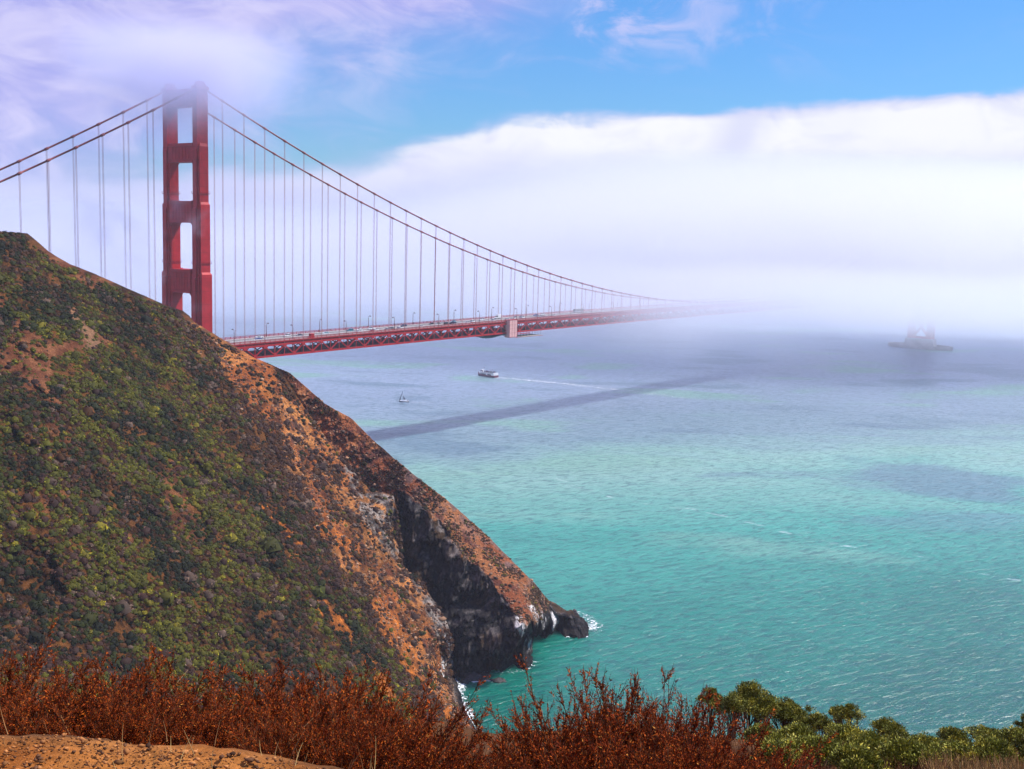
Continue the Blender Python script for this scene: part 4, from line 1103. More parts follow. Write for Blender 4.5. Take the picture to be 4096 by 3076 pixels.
Vs, Fs, Cs = stones(ps, np.exp(rng.normal(math.log(.28), .5, len(ps))), cs)
o = link('scree', np_mesh('scree', Vs, Fs, Cs), STONE); tag(o, kind='stuff')

# ---- rocks standing in the sea
def rock_mat():
    m, g = new_mat('wet_rock')
    pos = g.node('ShaderNodeNewGeometry').outputs['Position']
    n = g.noise(pos, 0.9, 6.0, 0.65)
    c = g.mix(g.ss(n, 0.35, 0.75), (0.018, 0.015, 0.016), (0.085, 0.07, 0.065))
    b = g.node('ShaderNodeBump'); b.inputs['Strength'].default_value = 1.0; b.inputs['Distance'].default_value = .4; g.put(b.inputs['Height'], n)
    principled(g, c, 0.6, 0.3, b.outputs[0]); return m
ROCK = rock_mat()
def sea_rock(x, y, rx_, ry_, h, label, seed):
    c = at_z(x, y, 0.0)
    nu, nv = 30, 16; U, W = np.meshgrid(np.linspace(0, 2 * np.pi, nu, endpoint=False), np.linspace(-.5, np.pi / 2, nv))
    d = np.stack([np.cos(U) * np.cos(W), np.sin(U) * np.cos(W), np.sin(W)], 2)
    nz = fbm(d * 3 + seed * 7.7, 1.6, 4, seed); nz2 = np.abs(fbm(d * 3 + seed, .9, 3, seed + 5) - .5)
    r = .55 + nz * .9 - nz2 * .6
    lx = d[..., 0] * r * rx_; ly = d[..., 1] * r * ry_; lz = d[..., 2] * r * h
    V = np.stack([lx * hy + ly * hx, -lx * hx + ly * hy, lz], 2).reshape(-1, 3)
    F = []
    for j in range(nv - 1):
        for i in range(nu): F.append((j * nu + i, j * nu + (i + 1) % nu, (j + 1) * nu + (i + 1) % nu, (j + 1) * nu + i))
    o = link('sea_rock', np_mesh('sea_rock', V, F), ROCK, None, tuple(c))
    tag(o, label, 'rock', 'rocks standing in the surf')
for i, (x, y, a, b_, h, lab) in enumerate((
        (1022, 1467, 4.2, 2.6, 2.2, 'dark wet rock in the white surf of the cove, the largest of that cluster'),
        (1004, 1474, 2.0, 1.6, 1.3, 'small dark rock closest to the foot of the slope in the cove surf'),
        (1047, 1458, 2.2, 1.5, 1.0, 'low dark rock just below the black cliff foot in the cove'),
        (1076, 1471, 2.8, 1.5, 1.0, 'low wave-washed rock farthest out from the cove beach'),
        (1237, 1346, 3.0, 2.4, 5.4, 'tall pointed black rock on the tip of the headland'),
        (1252, 1352, 3.4, 2.2, 3.0, 'broad black rock in the foam off the headland tip'),
        (1264, 1358, 1.8, 1.4, 1.2, 'outermost low black rock washed by foam off the headland tip'),
        (1226, 1362, 2.6, 1.8, 2.0, 'black rock at the waterline under the headland tip'))):
    sea_rock(x, y, a, b_, h, lab, i + 3)

# ---- surf
def foam_mat():
    m, g = new_mat('surf')
    pos = g.node('ShaderNodeNewGeometry').outputs['Position']
    fa = g.node('ShaderNodeAttribute'); fa.attribute_name = 'Col'
    r_, gg, bb = g.sep(fa.outputs['Vector'])
    n = g.noise(pos, 0.60, 7.0, 0.75, 1.0); n2 = g.noise(pos, 0.12, 3.0, 0.5)
    k = g.math('ADD', r_, g.math('ADD', g.math('MULTIPLY', g.math('SUBTRACT', n, 0.54), 3.6), g.math('MULTIPLY', g.math('SUBTRACT', n2, 0.5), 1.0)))
    a = g.ss(k, 0.42, 0.62)
    b = g.node('ShaderNodeBsdfPrincipled'); b.inputs['Base Color'].default_value = (0.82, 0.85, 0.86, 1); b.inputs['Roughness'].default_value = 0.8
    g.put(b.inputs['Alpha'], a); g.l.new(b.outputs[0], g.out.inputs['Surface'])
    return m
FOAM = foam_mat()
def ribbon(name, pts, w0, w1, strength=1.0, z=0.12, kind='stuff', parent=None):
    """foam sheet along a line on the water: w0 to one side, w1 to the other"""
    pts = np.array(pts, float)[:, :2]; 
    seg = np.r_[0, np.cumsum(np.linalg.norm(np.diff(pts, axis=0), axis=1))]; n = max(8, int(seg[-1] / 1.2))
    tt = np.linspace(0, seg[-1], n); Q = np.stack([np.interp(tt, seg, pts[:, 0]), np.interp(tt, seg, pts[:, 1])], 1)
    T = np.gradient(Q, axis=0); T /= np.linalg.norm(T, axis=1, keepdims=True); N = np.stack([-T[:, 1], T[:, 0]], 1)
    W0 = np.interp(tt / seg[-1], np.linspace(0, 1, len(w0)), w0); W1 = np.interp(tt / seg[-1], np.linspace(0, 1, len(w1)), w1)
    ST = np.interp(tt / seg[-1], np.linspace(0, 1, len(strength)), strength) if np.ndim(strength) else np.full(n, strength)
    rows = []; cl = []
    for q, k in ((-1, 0.0), (-.55, .62), (0, .92), (.55, .62), (1, 0.0)):
        wv = np.where(q < 0, W0, W1) * q
        rows.append(np.c_[Q + N * wv[:, None], np.full(n, z)]); cl.append(np.repeat((k * ST)[:, None], 3, 1))
    V = np.array(rows); Cc_ = np.array(cl)
    o = link(name, np_mesh(name, V.reshape(-1, 3), grid_faces(5, n), Cc_.reshape(-1, 3)), FOAM, parent)
    if parent is None: tag(o, kind=kind)
    return o
ribbon('foam', [at_z(x, y) for x, y in ((980, 1448), (990, 1490), (1003, 1530), (1022, 1568), (1040, 1600), (1062, 1650))], (4, 4, 4, 3, 3, 3), (5, 4.5, 3.2, 2.6, 2.2, 2), .82)
ribbon('foam', [at_z(x, y) for x, y in ((985, 1462), (1010, 1472), (1040, 1470), (1085, 1474))], (3, 3, 2.5, 1.5), (4, 4, 3, 2), (.9, .85, .7, .55))
ribbon('foam', [at_z(x, y) for x, y in ((1070, 1452), (1110, 1453), (1140, 1444), (1158, 1428))], (1.2, 1.6, 2, 2), (1.2, 1.6, 2, 2), .62)
ribbon('foam', [at_z(x, y) for x, y in ((1215, 1374), (1240, 1372), (1262, 1368), (1282, 1352), (1262, 1330), (1240, 1318))], (4, 5, 6, 6, 4, 2), (4, 5, 7, 7, 5, 3), (.42, .62, .66, .62, .55, .4), 0.14)
# ------------------------------------------------------------------ the near slope with its brush
def plan(s, l, z=0.0):
    s = np.asarray(s, float); l = np.asarray(l, float)
    return np.stack([CAM[0] + hx * s + hy * l, CAM[1] + hy * s - hx * l, np.broadcast_to(CAM[2] + z, np.shape(s + l)).astype(float)], -1)
def to_sl(p):
    d = np.asarray(p) - CAM; return d[..., 0] * hx + d[..., 1] * hy, d[..., 0] * hy - d[..., 1] * hx
EYE = -2.35
edge_sl = np.array([to_sl(at_z(x, y, CAM[2] + EYE)) for x, y in ((-200, 1610), (0, 1612), (120, 1610), (200, 1622), (340, 1640), (500, 1650), (640, 1674), (860, 1730), (1200, 1760), (2300, 1800))])
_o = np.argsort(edge_sl[:, 1])
def zg(s, l):
    se = np.interp(l, edge_sl[_o, 1], edge_sl[_o, 0]); e = np.maximum(np.asarray(s) - se, 0)
    d = .62 * np.minimum(e, 2) + .42 * np.clip(e - 2, 0, 19) + .74 * np.maximum(e - 21, 0)
    d = np.where(e < .5, .62 * e * e / .5 * 1.0 * np.clip(e / .5, 0.3, 1), d)
    return EYE - d
def fore_ground():
    ss_ = np.concatenate([np.linspace(-14, 3.0, 20), np.linspace(3.1, 8, 150), np.linspace(8.2, 30, 110), np.linspace(31, 165, 60)])
    lmid = np.concatenate([np.linspace(-1, 1, 220)])
    V = []; 
    Sg, Lg = np.meshgrid(ss_, lmid, indexing='ij'); Lg = Lg * (3.6 + np.maximum(Sg, 0) * .75)
    Z = zg(Sg, Lg); P = plan(Sg, Lg, Z)
    P[..., 2] += (fbm(P, .9, 4, 101) - .5) * .16 * np.clip(Sg / 5, .6, 4) + (fbm(P, .12, 3, 102) - .5) * .050
    n1 = fbm(P, .55, 4, 103); n2 = fbm(P, .06, 3, 104)
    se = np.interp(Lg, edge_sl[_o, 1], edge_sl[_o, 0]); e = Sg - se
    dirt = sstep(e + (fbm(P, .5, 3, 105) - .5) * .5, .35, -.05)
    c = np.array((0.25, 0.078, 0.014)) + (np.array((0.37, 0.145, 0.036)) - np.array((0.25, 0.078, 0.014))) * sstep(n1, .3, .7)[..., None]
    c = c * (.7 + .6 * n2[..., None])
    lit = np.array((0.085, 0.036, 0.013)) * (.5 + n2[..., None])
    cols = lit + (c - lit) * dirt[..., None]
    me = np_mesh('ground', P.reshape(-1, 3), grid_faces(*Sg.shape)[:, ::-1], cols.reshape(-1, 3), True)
    m, g = new_mat('dirt')
    col = g.node('ShaderNodeAttribute'); col.attribute_name = 'Col'
    pos = g.node('ShaderNodeNewGeometry').outputs['Position']
    n = g.noise(pos, 22.0, 6.0, 0.7); b = g.node('ShaderNodeBump'); b.inputs['Strength'].default_value = 1.0; b.inputs['Distance'].default_value = .02
    g.put(b.inputs['Height'], n)
    cc = g.mix(1.0, col.outputs['Color'], g.ramp(n, [(0.3, 0.6), (0.5, 1.0), (0.7, 1.4)]), 'MULTIPLY')
    principled(g, cc, 0.95, 0.1, b.outputs[0])
    tag(link('ground', me, m), kind='structure')
fore_ground()

# loose gravel on the track
n = 16000
sg = rng.uniform(3.9, 5.9, n); lg = rng.uniform(-3.0, .7, n)
se = np.interp(lg, edge_sl[_o, 1], edge_sl[_o, 0]); keep = sg < se + .12; sg, lg = sg[keep], lg[keep]
pg = plan(sg, lg, zg(sg, lg)); zz = np.exp(rng.normal(math.log(.0055), .55, len(sg)))
pg[:, 2] += zz * .2 
cg = np.where((rng.random(len(sg)) < .3)[:, None], np.array((0.10, 0.045, 0.022)), np.array((0.34, 0.14, 0.045))) * rng.uniform(.4, 1.4, (len(sg), 1))
Vg, Fg, Cg = stones(pg, np.minimum(zz, .022), cg)
tag(link('gravel', np_mesh('gravel', Vg, Fg, Cg), STONE), kind='stuff')

LEAF = leaf_mat('dry_leaves', 0.8, 0.12); GREEN = leaf_mat('green_leaves', 0.6, 0.25); BARK = leaf_mat('stems', 0.85, 0.1); STRAW = leaf_mat('straw', 0.7, 0.2)

def tubes(P, r0, r1, cols):
    """three sided tubes along many polylines at once: P (n,k,3)"""
    n, k, _ = P.shape
    T = np.gradient(P, axis=1); T /= np.linalg.norm(T, axis=2, keepdims=True) + 1e-9
    up = np.where(np.abs(T[..., 2:3]) < .9, np.array([0, 0, 1.0]), np.array([1.0, 0, 0]))
    S = np.cross(T, up); S /= np.linalg.norm(S, axis=2, keepdims=True) + 1e-9; U = np.cross(S, T)
    rad = (r0[:, None] + (r1 - r0)[:, None] * np.linspace(0, 1, k)[None])[..., None]
    ring = [P + rad * (math.cos(a) * S + math.sin(a) * U) for a in (0, 2.094, 4.189)]
    V = np.stack(ring, 2)
    idx = np.arange(n * k * 3).reshape(n, k, 3); F = []
    for q in range(3):
        a, b = idx[:, :-1, q], idx[:, :-1, (q + 1) % 3]; c, d = idx[:, 1:, (q + 1) % 3], idx[:, 1:, q]
        F.append(np.stack([a, b, c, d], -1).reshape(-1, 4))
    return V.reshape(-1, 3), np.concatenate(F), np.repeat(cols, k * 3, 0)
def leaves(Cn, D, ln, wd, cols):
    n = len(Cn); D = D / (np.linalg.norm(D, axis=1, keepdims=True) + 1e-9)
    W = np.cross(D, rand_unit(n)); W /= np.linalg.norm(W, axis=1, keepdims=True) + 1e-9
    ln = ln[:, None]; wd = wd[:, None]
    V = np.stack([Cn, Cn + D * ln * .5 + W * wd * .5, Cn + D * ln, Cn + D * ln * .5 - W * wd * .5], 1)
    return V.reshape(-1, 3), np.arange(n * 4).reshape(n, 4), np.repeat(cols, 4, 0)

def dry_shrub_meshes(ns=84, lean=(0.0, 0.0), flat=1.0):
    th = np.abs(rng.normal(0, 56, ns)); th = np.radians(np.minimum(th, 84)); ph = rng.uniform(0, 2 * np.pi, ns)
    d = np.stack([np.sin(th) * np.cos(ph), np.sin(th) * np.sin(ph), np.cos(th)], 1); d[:, 0] += lean[0]; d[:, 1] += lean[1]
    d /= np.linalg.norm(d, axis=1, keepdims=True)
    L = rng.uniform(.60, 1.0, ns) * (1.0 + .12 * np.sin(th))
    base = np.c_[rng.normal(0, .10, (ns, 2)), np.zeros(ns)]
    t = np.linspace(0, 1, 9)[None, :, None]
    bend = np.c_[rng.normal(0, .12, (ns, 2)), rng.uniform(.05, .28, ns)]
    P = base[:, None] + d[:, None] * (L[:, None, None] * t) + bend[:, None] * (L[:, None, None] * t ** 2)
    P[..., 2] *= flat
    brown = np.array((0.11, 0.045, 0.020)) * rng.uniform(.6, 1.5, (ns, 1))
    Vt, Ft, Ct = tubes(P, np.full(ns, .0065), np.full(ns, .0016), brown)
    # side shoots
    m = 29; u = rng.uniform(.30, .97, (ns, m)); fi = u * 8; i0 = np.minimum(fi.astype(int), 7); fr = (fi - i0)[..., None]
    ar = np.arange(ns)[:, None]; b0 = P[ar, i0] * (1 - fr) + P[ar, i0 + 1] * fr; tg = P[ar, i0 + 1] - P[ar, i0]
    tg /= np.linalg.norm(tg, axis=2, keepdims=True)
    sd_ = tg + rand_unit(ns * m).reshape(ns, m, 3) * .62; sd_[..., 2] += .18; sd_ /= np.linalg.norm(sd_, axis=2, keepdims=True)
    sl_ = rng.uniform(.08, .24, (ns, m, 1)) * (1.25 - u[..., None] * .75)
    b0 = b0.reshape(-1, 3); sd_ = sd_.reshape(-1, 3); sl_ = sl_.reshape(-1, 1)
    k = np.linspace(0, 1, 4)[None, :, None]
    Q = b0[:, None] + sd_[:, None] * sl_[:, None] * k + np.array([0, 0, .05])[None, None] * k ** 2
    V2, F2, C2 = tubes(Q, np.full(len(Q), .0026), np.full(len(Q), .001), np.repeat(brown, m, 0))
    bm_ = (np.concatenate([Vt, V2]), np.concatenate([Ft, F2 + len(Vt)]), np.concatenate([Ct, C2]))
    # tufts along shoots and tips
    q = 15; v = rng.uniform(.1, 1.05, (len(Q), q, 1))
    lc = (b0[:, None] + sd_[:, None] * sl_[:, None] * v); ld = np.repeat(sd_[:, None], q, 1)
    w_ = 60; uu = rng.uniform(.42, 1.0, (ns, w_)); fi = uu * 8; i0 = np.minimum(fi.astype(int), 7); fr = (fi - i0)[..., None]
    sc_ = P[ar, i0] * (1 - fr) + P[ar, i0 + 1] * fr; sdd = P[ar, i0 + 1] - P[ar, i0]; sdd /= np.linalg.norm(sdd, axis=2, keepdims=True)
    Cn = np.concatenate([lc.reshape(-1, 3), sc_.reshape(-1, 3)]); D = np.concatenate([ld.reshape(-1, 3), sdd.reshape(-1, 3)])
    D = D + rand_unit(len(D)) * .75
    n = len(Cn)
    pal = np.array([(0.34, 0.055, 0.005), (0.13, 0.016, 0.003), (0.54, 0.120, 0.010), (0.60, 0.25, 0.045)])
    pk = pal[rng.choice(4, n, p=(.44, .40, .145, .015))] * rng.uniform(.6, 1.35, (n, 1))
    lv = leaves(Cn, D, rng.uniform(.014, .034, n), rng.uniform(.005, .0090, n), pk)
    return np_mesh('branches', *bm_), np_mesh('dry_foliage', *lv)
def dead_stems(n, hgt):
    P = []
    for i in range(n):
        a = rng.uniform(0, 6.28); b = np.array([rng.normal(0, .12), rng.normal(0, .12), 0]); dd = np.array([math.cos(a) * rng.uniform(.2, .8), math.sin(a) * rng.uniform(.2, .8), 1.0])
        t = np.linspace(0, 1, 9)[:, None]; P.append(b + dd * hgt * rng.uniform(.5, 1.0) * t + np.array([rng.normal(0, .25), rng.normal(0, .25), -.12]) * t ** 2)
    P = np.array(P); return np_mesh('dead_stem', *tubes(P, np.full(n, .006), np.full(n, .002), np.array((0.42, 0.27, 0.11)) * rng.uniform(.6, 1.2, (n, 1))))

protos = [dry_shrub_meshes(92, (.10, -.04)), dry_shrub_meshes(86, (.22, .0), .95), dry_shrub_meshes(96, (-.12, .05), .9), dry_shrub_meshes(80, (.30, -.1), .85)]
deads = [dead_stems(7, .8), dead_stems(5, .95)]
top_line = [(-120, 1405), (0, 1412), (60, 1435), (130, 1452), (200, 1458), (300, 1440), (400, 1462), (500, 1474), (600, 1462), (680, 1452), (760, 1470), (850, 1500), (930, 1535), (1000, 1588), (1050, 1622),
            (1090, 1596), (1140, 1560), (1210, 1526), (1300, 1504), (1420, 1496), (1480, 1528), (1560, 1556), (1640, 1590), (1720, 1625)]
def ray_z(x, y, s):
    """height (relative to the eye) of the sight line at plan distance s"""
    r = ray(x, y); return r[2] * s / (r[0] * hx + r[1] * hy), (r[0] * hy - r[1] * hx) * s / (r[0] * hx + r[1] * hy)
def dry_shrub(x, s, k, rz, wide, dy, label, dead=None, deep=.05):
    zt, l = ray_z(x, pwl(x, top_line) + dy + 4, s); zb = float(zg(s, l)) - deep
    h = (zt - zb)
    r = empty('dry_shrub', tuple(plan(s, l, zb)), rz, label, 'shrub', 'dry rust brown shrubs along the edge of the track')
    r.scale = (h * wide / 1.0, h * wide / 1.0, h / 1.08)
    br, fo = protos[k]
    link('branches', br, BARK, r); link('dry_foliage', fo, LEAF, r)
    if dead is not None: link('dead_stem', deads[dead], STRAW, r)
    return r
DRY = [
    (-40, 6.9, 0, .3, 1.05, 22, 'rust brown dry shrub cut by the picture edge, first at the far left', None),
    (150, 7.3, 2, 1.9, 1.0, 4, 'dry shrub with a low ragged top beside the one cut by the picture edge', 0),
    (300, 7.0, 1, 4.0, .95, -4, 'dry brown shrub with one tall plume above the middle of the dirt edge', 1),
    (450, 7.4, 3, 5.2, 1.0, 2, 'dry brown shrub between the tall plume and the dense rust thicket', None),
    (610, 7.2, 0, 2.4, 1.0, 0, 'dense rust brown shrub rising in front of the green chaparral slope', 0),
    (740, 7.0, 2, .9, 1.0, -2, 'dry rust shrub in front of the orange soil streaks of the slope', None),
    (880, 6.9, 3, 3.3, .95, 2, 'dry shrub sloping down toward the gap that shows the white surf', 1),
    (60, 6.1, 3, 2.2, 1.1, 62, 'low dry shrub growing from the dirt edge at the far left', 0),
    (250, 6.1, 0, 5.5, 1.1, 66, 'low dry shrub with a bare forked stem at the dirt edge', 1),
    (430, 6.1, 1, 1.1, 1.1, 66, 'low dark dry shrub behind the crest of the dirt bank', 0),
    (590, 5.9, 2, 3.7, 1.1, 70, 'low dry shrub with pale straw at its foot where the dirt ends', 1),
    (770, 5.8, 0, 4.6, 1.1, 74, 'low dark rust shrub filling the bottom edge beside the dirt', 0),
    (940, 5.9, 1, 2.9, 1.05, 52, 'low dry shrub at the bottom edge below the gap with the surf', None),
    (1060, 5.9, 3, .4, .8, 4, 'smallest dry shrub at the bottom edge in the gap between the thickets', None),
    (1180, 6.6, 1, 3.0, .9, 6, 'dry shrub with spiky plumes leaning over the teal water', None),
    (1330, 7.0, 0, 1.5, 1.0, -4, 'large dry shrub with upright spiky plumes in front of the teal water', 0),
    (1440, 6.8, 1, 2.2, .95, -6, 'dry shrub with long plumes pointing at the green bushes', None),
    (1580, 6.9, 2, 5.9, 1.0, 8, 'dry rust shrub overlapping the bare stems of the green bushes', 1),
    (1290, 5.9, 3, 5.0, 1.15, 80, 'low dark dry shrub at the bottom edge under the spiky plumes', 0),
    (1490, 5.8, 0, 0.7, 1.1, 84, 'low dry shrub at the bottom edge with pale dead twigs', 1),
    (1670, 6.0, 2, 3.0, .9, 30, 'low dry shrub at the bottom edge beside the yellow green bushes', None)]
DRY += [
    (95, 6.5, 1, 0.8, 1.25, 30, 'bushy rust thicket filling the gap right of the shrub cut by the picture edge', None),
    (230, 6.6, 0, 3.2, 1.25, 26, 'bushy rust shrub just left of the tall plume', None),
    (380, 6.6, 2, 5.0, 1.25, 24, 'bushy rust shrub just right of the tall plume', None),
    (530, 6.5, 1, 2.0, 1.25, 28, 'wide bushy shrub left of the dense rust thicket', None),
    (680, 6.5, 3, 1.2, 1.25, 26, 'wide bushy shrub right of the dense rust thicket', None),
    (820, 6.4, 0, 5.8, 1.2, 30, 'bushy rust shrub under the orange soil streaks', None),
    (1250, 6.4, 2, 2.6, 1.2, 34, 'bushy rust shrub filling the foot of the leaning plumes', None),
    (1390, 6.4, 3, 4.4, 1.25, 34, 'wide bushy shrub under the upright spiky plumes', None),
    (1520, 6.4, 1, 0.2, 1.2, 36, 'bushy rust shrub below the plumes that point at the green bushes', None)]
for x, s, k, rz, wd, dy, lab, dd in DRY: dry_shrub(x, s, k, rz, wd, dy, lab, dd)

# ---- green bushes
def green_bush(x, ytop, ybot, wpx, s, label, stems=6, stem_h=.45, ntip=150, nleaf=44, seed=0, tone=1.0, group='green bushes on the slope above the water', name='green_bush', cat='bush', lsz=1.0):
    """crown on crooked stems; ybot is where the crown ends, the stems go down to the ground"""
    global rng
    keep_rng = rng; rng = np.random.default_rng(500 + seed)
    zt, l = ray_z(x, ytop, s); zb_, _ = ray_z(x, ybot, s)
    W = wpx * KD / FPX * s                     # crown width in metres (depth along the axis is close to s)
    gz = float(zg(s, l)); H = zt - gz; ch = zt - zb_
    r = empty(name, tuple(plan(s, l, gz)), rng.uniform(0, 6), label, cat, group)
    nl = 13
    u = rng.random(nl); a = rng.uniform(0, 6.28, nl); rad = np.sqrt(u) * .72
    lump = np.c_[np.cos(a) * rad * W / 2, np.sin(a) * rad * W / 2, H - ch * (.22 + .55 * rad ** 2 + .22 * rng.random(nl))]
    lr = W * rng.uniform(.13, .22, nl)
    lump[0] = (rng.normal(0, .05) * W, 0, H - lr[0] * .9)
    which = rng.integers(0, nl, ntip); d = rand_unit(ntip); d[:, 2] = np.abs(d[:, 2]) * 1.0 - .18
    tips = lump[which] + d * lr[which][:, None] * rng.uniform(.65, 1.08, (ntip, 1)); tips[:, 2] = np.minimum(tips[:, 2], H)
    # stems: base -> lump, then lump -> tips
    b0 = np.c_[rng.normal(0, .05 * W, (nl, 2)), np.full(nl, -.1)]
    t = np.linspace(0, 1, 8)[None, :, None]
    mid = (b0 + lump) / 2 + rng.normal(0, .07 * W, (nl, 3)); mid[:, 2] = (b0[:, 2] + lump[:, 2]) * .5
    P = b0[:, None] * (1 - t) ** 2 + 2 * mid[:, None] * t * (1 - t) + lump[:, None] * t ** 2
    P = P + rng.normal(0, .012 * W, P.shape) * np.sin(np.pi * t)
    gcol = np.array((0.19, 0.13, 0.085))
    V1, F1, C1 = tubes(P, np.full(nl, .026 * W + .006), np.full(nl, .010 * W), gcol * rng.uniform(.6, 1.4, (nl, 1)))
    t = np.linspace(0, 1, 5)[None, :, None]; st_ = P[which, rng.integers(4, 8, ntip)]
    Q = st_[:, None] * (1 - t) + tips[:, None] * t; Q = Q + rng.normal(0, .01 * W, Q.shape) * np.sin(np.pi * t)
    V2, F2, C2 = tubes(Q, np.full(ntip, .008 * W), np.full(ntip, .003 * W), gcol * .8 * rng.uniform(.6, 1.3, (ntip, 1)))
    link('stems', np_mesh('stems', np.concatenate([V1, V2]), np.concatenate([F1, F2 + len(V1)]), np.concatenate([C1, C2])), BARK, r)
    n = ntip * nleaf; dd = rand_unit(n); dd[:, 2] = dd[:, 2] * .8 + .25
    cr = W * .085
    Cn = np.repeat(tips, nleaf, 0) + dd * (rng.random((n, 1)) ** .5) * cr
    tc = rng.uniform(.55, 1.35, ntip); yel = rng.random(ntip) < .22
    tcol = np.where(yel[:, None], np.array((0.25, 0.215, 0.028)), np.array((0.095, 0.098, 0.013))) * tc[:, None] * tone
    cols = np.repeat(tcol, nleaf, 0) * rng.uniform(.55, 1.5, (n, 1))
    lsc = lsz * (.55 + .45 * W)
    lv = leaves(Cn, dd + np.array([0, 0, .3]), rng.uniform(.030, .055, n) * lsc, rng.uniform(.016, .028, n) * lsc, cols)
    link('crown', np_mesh('crown', *lv), GREEN, r)
    rng = keep_rng
    return r
GB = [
    (1533, 1487, 1535, 66, 26.0, 'small round-topped bush at the near end of the row of dark bushes against the water', 130),
    (1622, 1477, 1560, 112, 26.0, 'tallest dark green bush with bare pale stems against the water', 260),
    (1585, 1500, 1566, 80, 25.0, 'dark bush just below and in front of the tallest dark bush', 170),
    (1700, 1512, 1572, 96, 26.5, 'broad dark bush in the middle of the row sloping down from the tallest', 220),
    (1752, 1528, 1582, 70, 26.0, 'narrow dark bush between the broad one and the lone round-crowned one', 150),
    (1832, 1523, 1566, 76, 27.0, 'lone bush with a rounded crown on a crooked bare stem against the water', 170),
    (1785, 1552, 1590, 50, 25.0, 'smallest dark bush tucked beside the lone round-crowned bush', 110),
    (1728, 1580, 1640, 150, 18.0, 'yellow green mounded bush below the row of dark bushes', 260),
    (1830, 1574, 1625, 130, 20.0, 'yellow green bush under the lone round-crowned bush', 240),
    (1925, 1562, 1605, 92, 21.0, 'dark green bush with a dead twig on top at the end of the green thicket', 170),
    (1775, 1606, 1675, 170, 15.0, 'wide yellow green bush at the bottom edge left of the domed bush', 300),
    (1960, 1604, 1672, 150, 14.0, 'domed yellow-tipped bush at the bottom edge beside the dry grass', 300),
    (1880, 1592, 1650, 120, 16.0, 'yellow green bush between the domed bush and the wide one', 240),
    (2062, 1578, 1620, 90, 20.0, 'dark olive bush with brown twigs at the near end of the right-hand clump', 170),
    (2130, 1576, 1625, 110, 20.0, 'green bush in the middle of the right-hand clump above the dry grass', 200),
    (2200, 1582, 1640, 120, 18.0, 'yellow green bush cut by the right edge of the picture above the grass', 240),
    (1690, 1612, 1690, 150, 13.5, 'low yellow green bush at the bottom edge touching the rust brown thicket', 260),
    (1850, 1622, 1700, 150, 12.5, 'low bright bush at the bottom edge under the wide yellow green one', 260),
    (2060, 1608, 1670, 130, 15.5, 'low olive bush right of the domed bush', 220),
    (2150, 1606, 1670, 140, 15.0, 'low yellow green bush among the dry grass near the right edge', 240),
    (2000, 1590, 1640, 90, 18.5, 'low brownish green bush between the domed bush and the right-hand clump', 170),
    (1650, 1570, 1640, 110, 19.0, 'shaded green bush at the feet of the tallest dark bush', 200),
    (2216, 1542, 1590, 44, 24.0, 'dark conifer-like bush top peeking in at the right picture edge', 120)]
for i, (x, yt, yb, wp, s, lab, nt) in enumerate(GB):
    green_bush(x, yt, yb, wp, s, lab, ntip=nt, seed=i, tone=1.5 if i < 7 or i in (9, 13, 22) else 1.8, lsz=1.0 if i < 7 else .95)

# brown undergrowth and straw-coloured grass on the slope
def grass(name, n, srange, lfun, h0, h1, pal, wd):
    s = rng.uniform(srange[0], srange[1], n); a, b = lfun(s); l = a + (b - a) * rng.random(n)
    p = plan(s, l, zg(s, l)); cl = fbm(p, .8, 3, 130); keep = rng.random(n) < sstep(cl, .3, .55); p = p[keep]; n = len(p)
    d = rand_unit(n) * .45 + np.array([0, 0, 1.0]); h = rng.uniform(h0, h1, n)
    t = np.linspace(0, 1, 4)[None, :, None]; be = np.c_[rng.normal(.05, .16, (n, 2)), np.zeros(n)] 
    P = p[:, None] + d[:, None] * h[:, None, None] * t + be[:, None] * h[:, None, None] * t ** 2
    pal = np.array(pal); c = pal[rng.integers(0, len(pal), n)] * rng.uniform(.6, 1.4, (n, 1))
    o = link(name, np_mesh(name, *tubes(P, np.full(n, wd), np.full(n, wd * .3), c)), STRAW); tag(o, kind='stuff')
grass('grass', 7000, (9.5, 14.0), lambda s: (s * .39, s * .50), .10, .28, [(0.30, 0.155, 0.05), (0.20, 0.085, 0.028), (0.40, 0.24, 0.085), (0.10, 0.07, 0.02)], .006)
grass('undergrowth', 9000, (9.0, 22.0), lambda s: (s * .06, s * .40), .08, .22, [(0.11, 0.038, 0.014), (0.075, 0.03, 0.012), (0.16, 0.07, 0.02)], .006)
grass('dry_grass', 220, (4.6, 6.0), lambda s: (-s * .46, s * .06), .03, .13, [(0.42, 0.27, 0.10), (0.30, 0.16, 0.06), (0.16, 0.06, 0.02)], .0022)
# ------------------------------------------------------------------ boats
NAVY = simple('navy_hull', (0.015, 0.02, 0.06), 0.4, 0.4); HRED = simple('red_hull_band', (0.15, 0.008, 0.03), 0.4, 0.4); BWHITE = simple('boat_white', (0.76, 0.77, 0.78), 0.45, 0.4, 0.05)
BROWN = simple('deck_brown', (0.20, 0.13, 0.09), 0.8, 0.2); BLKSAIL = simple('dark_sailcloth', (0.02, 0.03, 0.06), 0.8, 0.1); GREYSAIL = simple('grey_sailcloth', (0.22, 0.24, 0.27), 0.85, 0.1)
def loft(stations, mats, levels):
    """hull from stations (x, half beam at the deck, sheer height); levels are fractions of the height"""
    b = MB(); n = len(stations); k = len(levels)
    for s in (-1, 1):
        V = []
        for x, hb, sh in stations:
            for f, wdt in levels: V.append((x + (f * .10 * sh if x > stations[-1][0] - .1 else 0), s * hb * wdt, -.6 + f * (sh + .6)))
        F = []; 
        for i in range(n - 1):
            for j in range(k - 1): F.append((i * k + j, (i + 1) * k + j, (i + 1) * k + j + 1, i * k + j + 1))
        b.add(V, F)
    return b
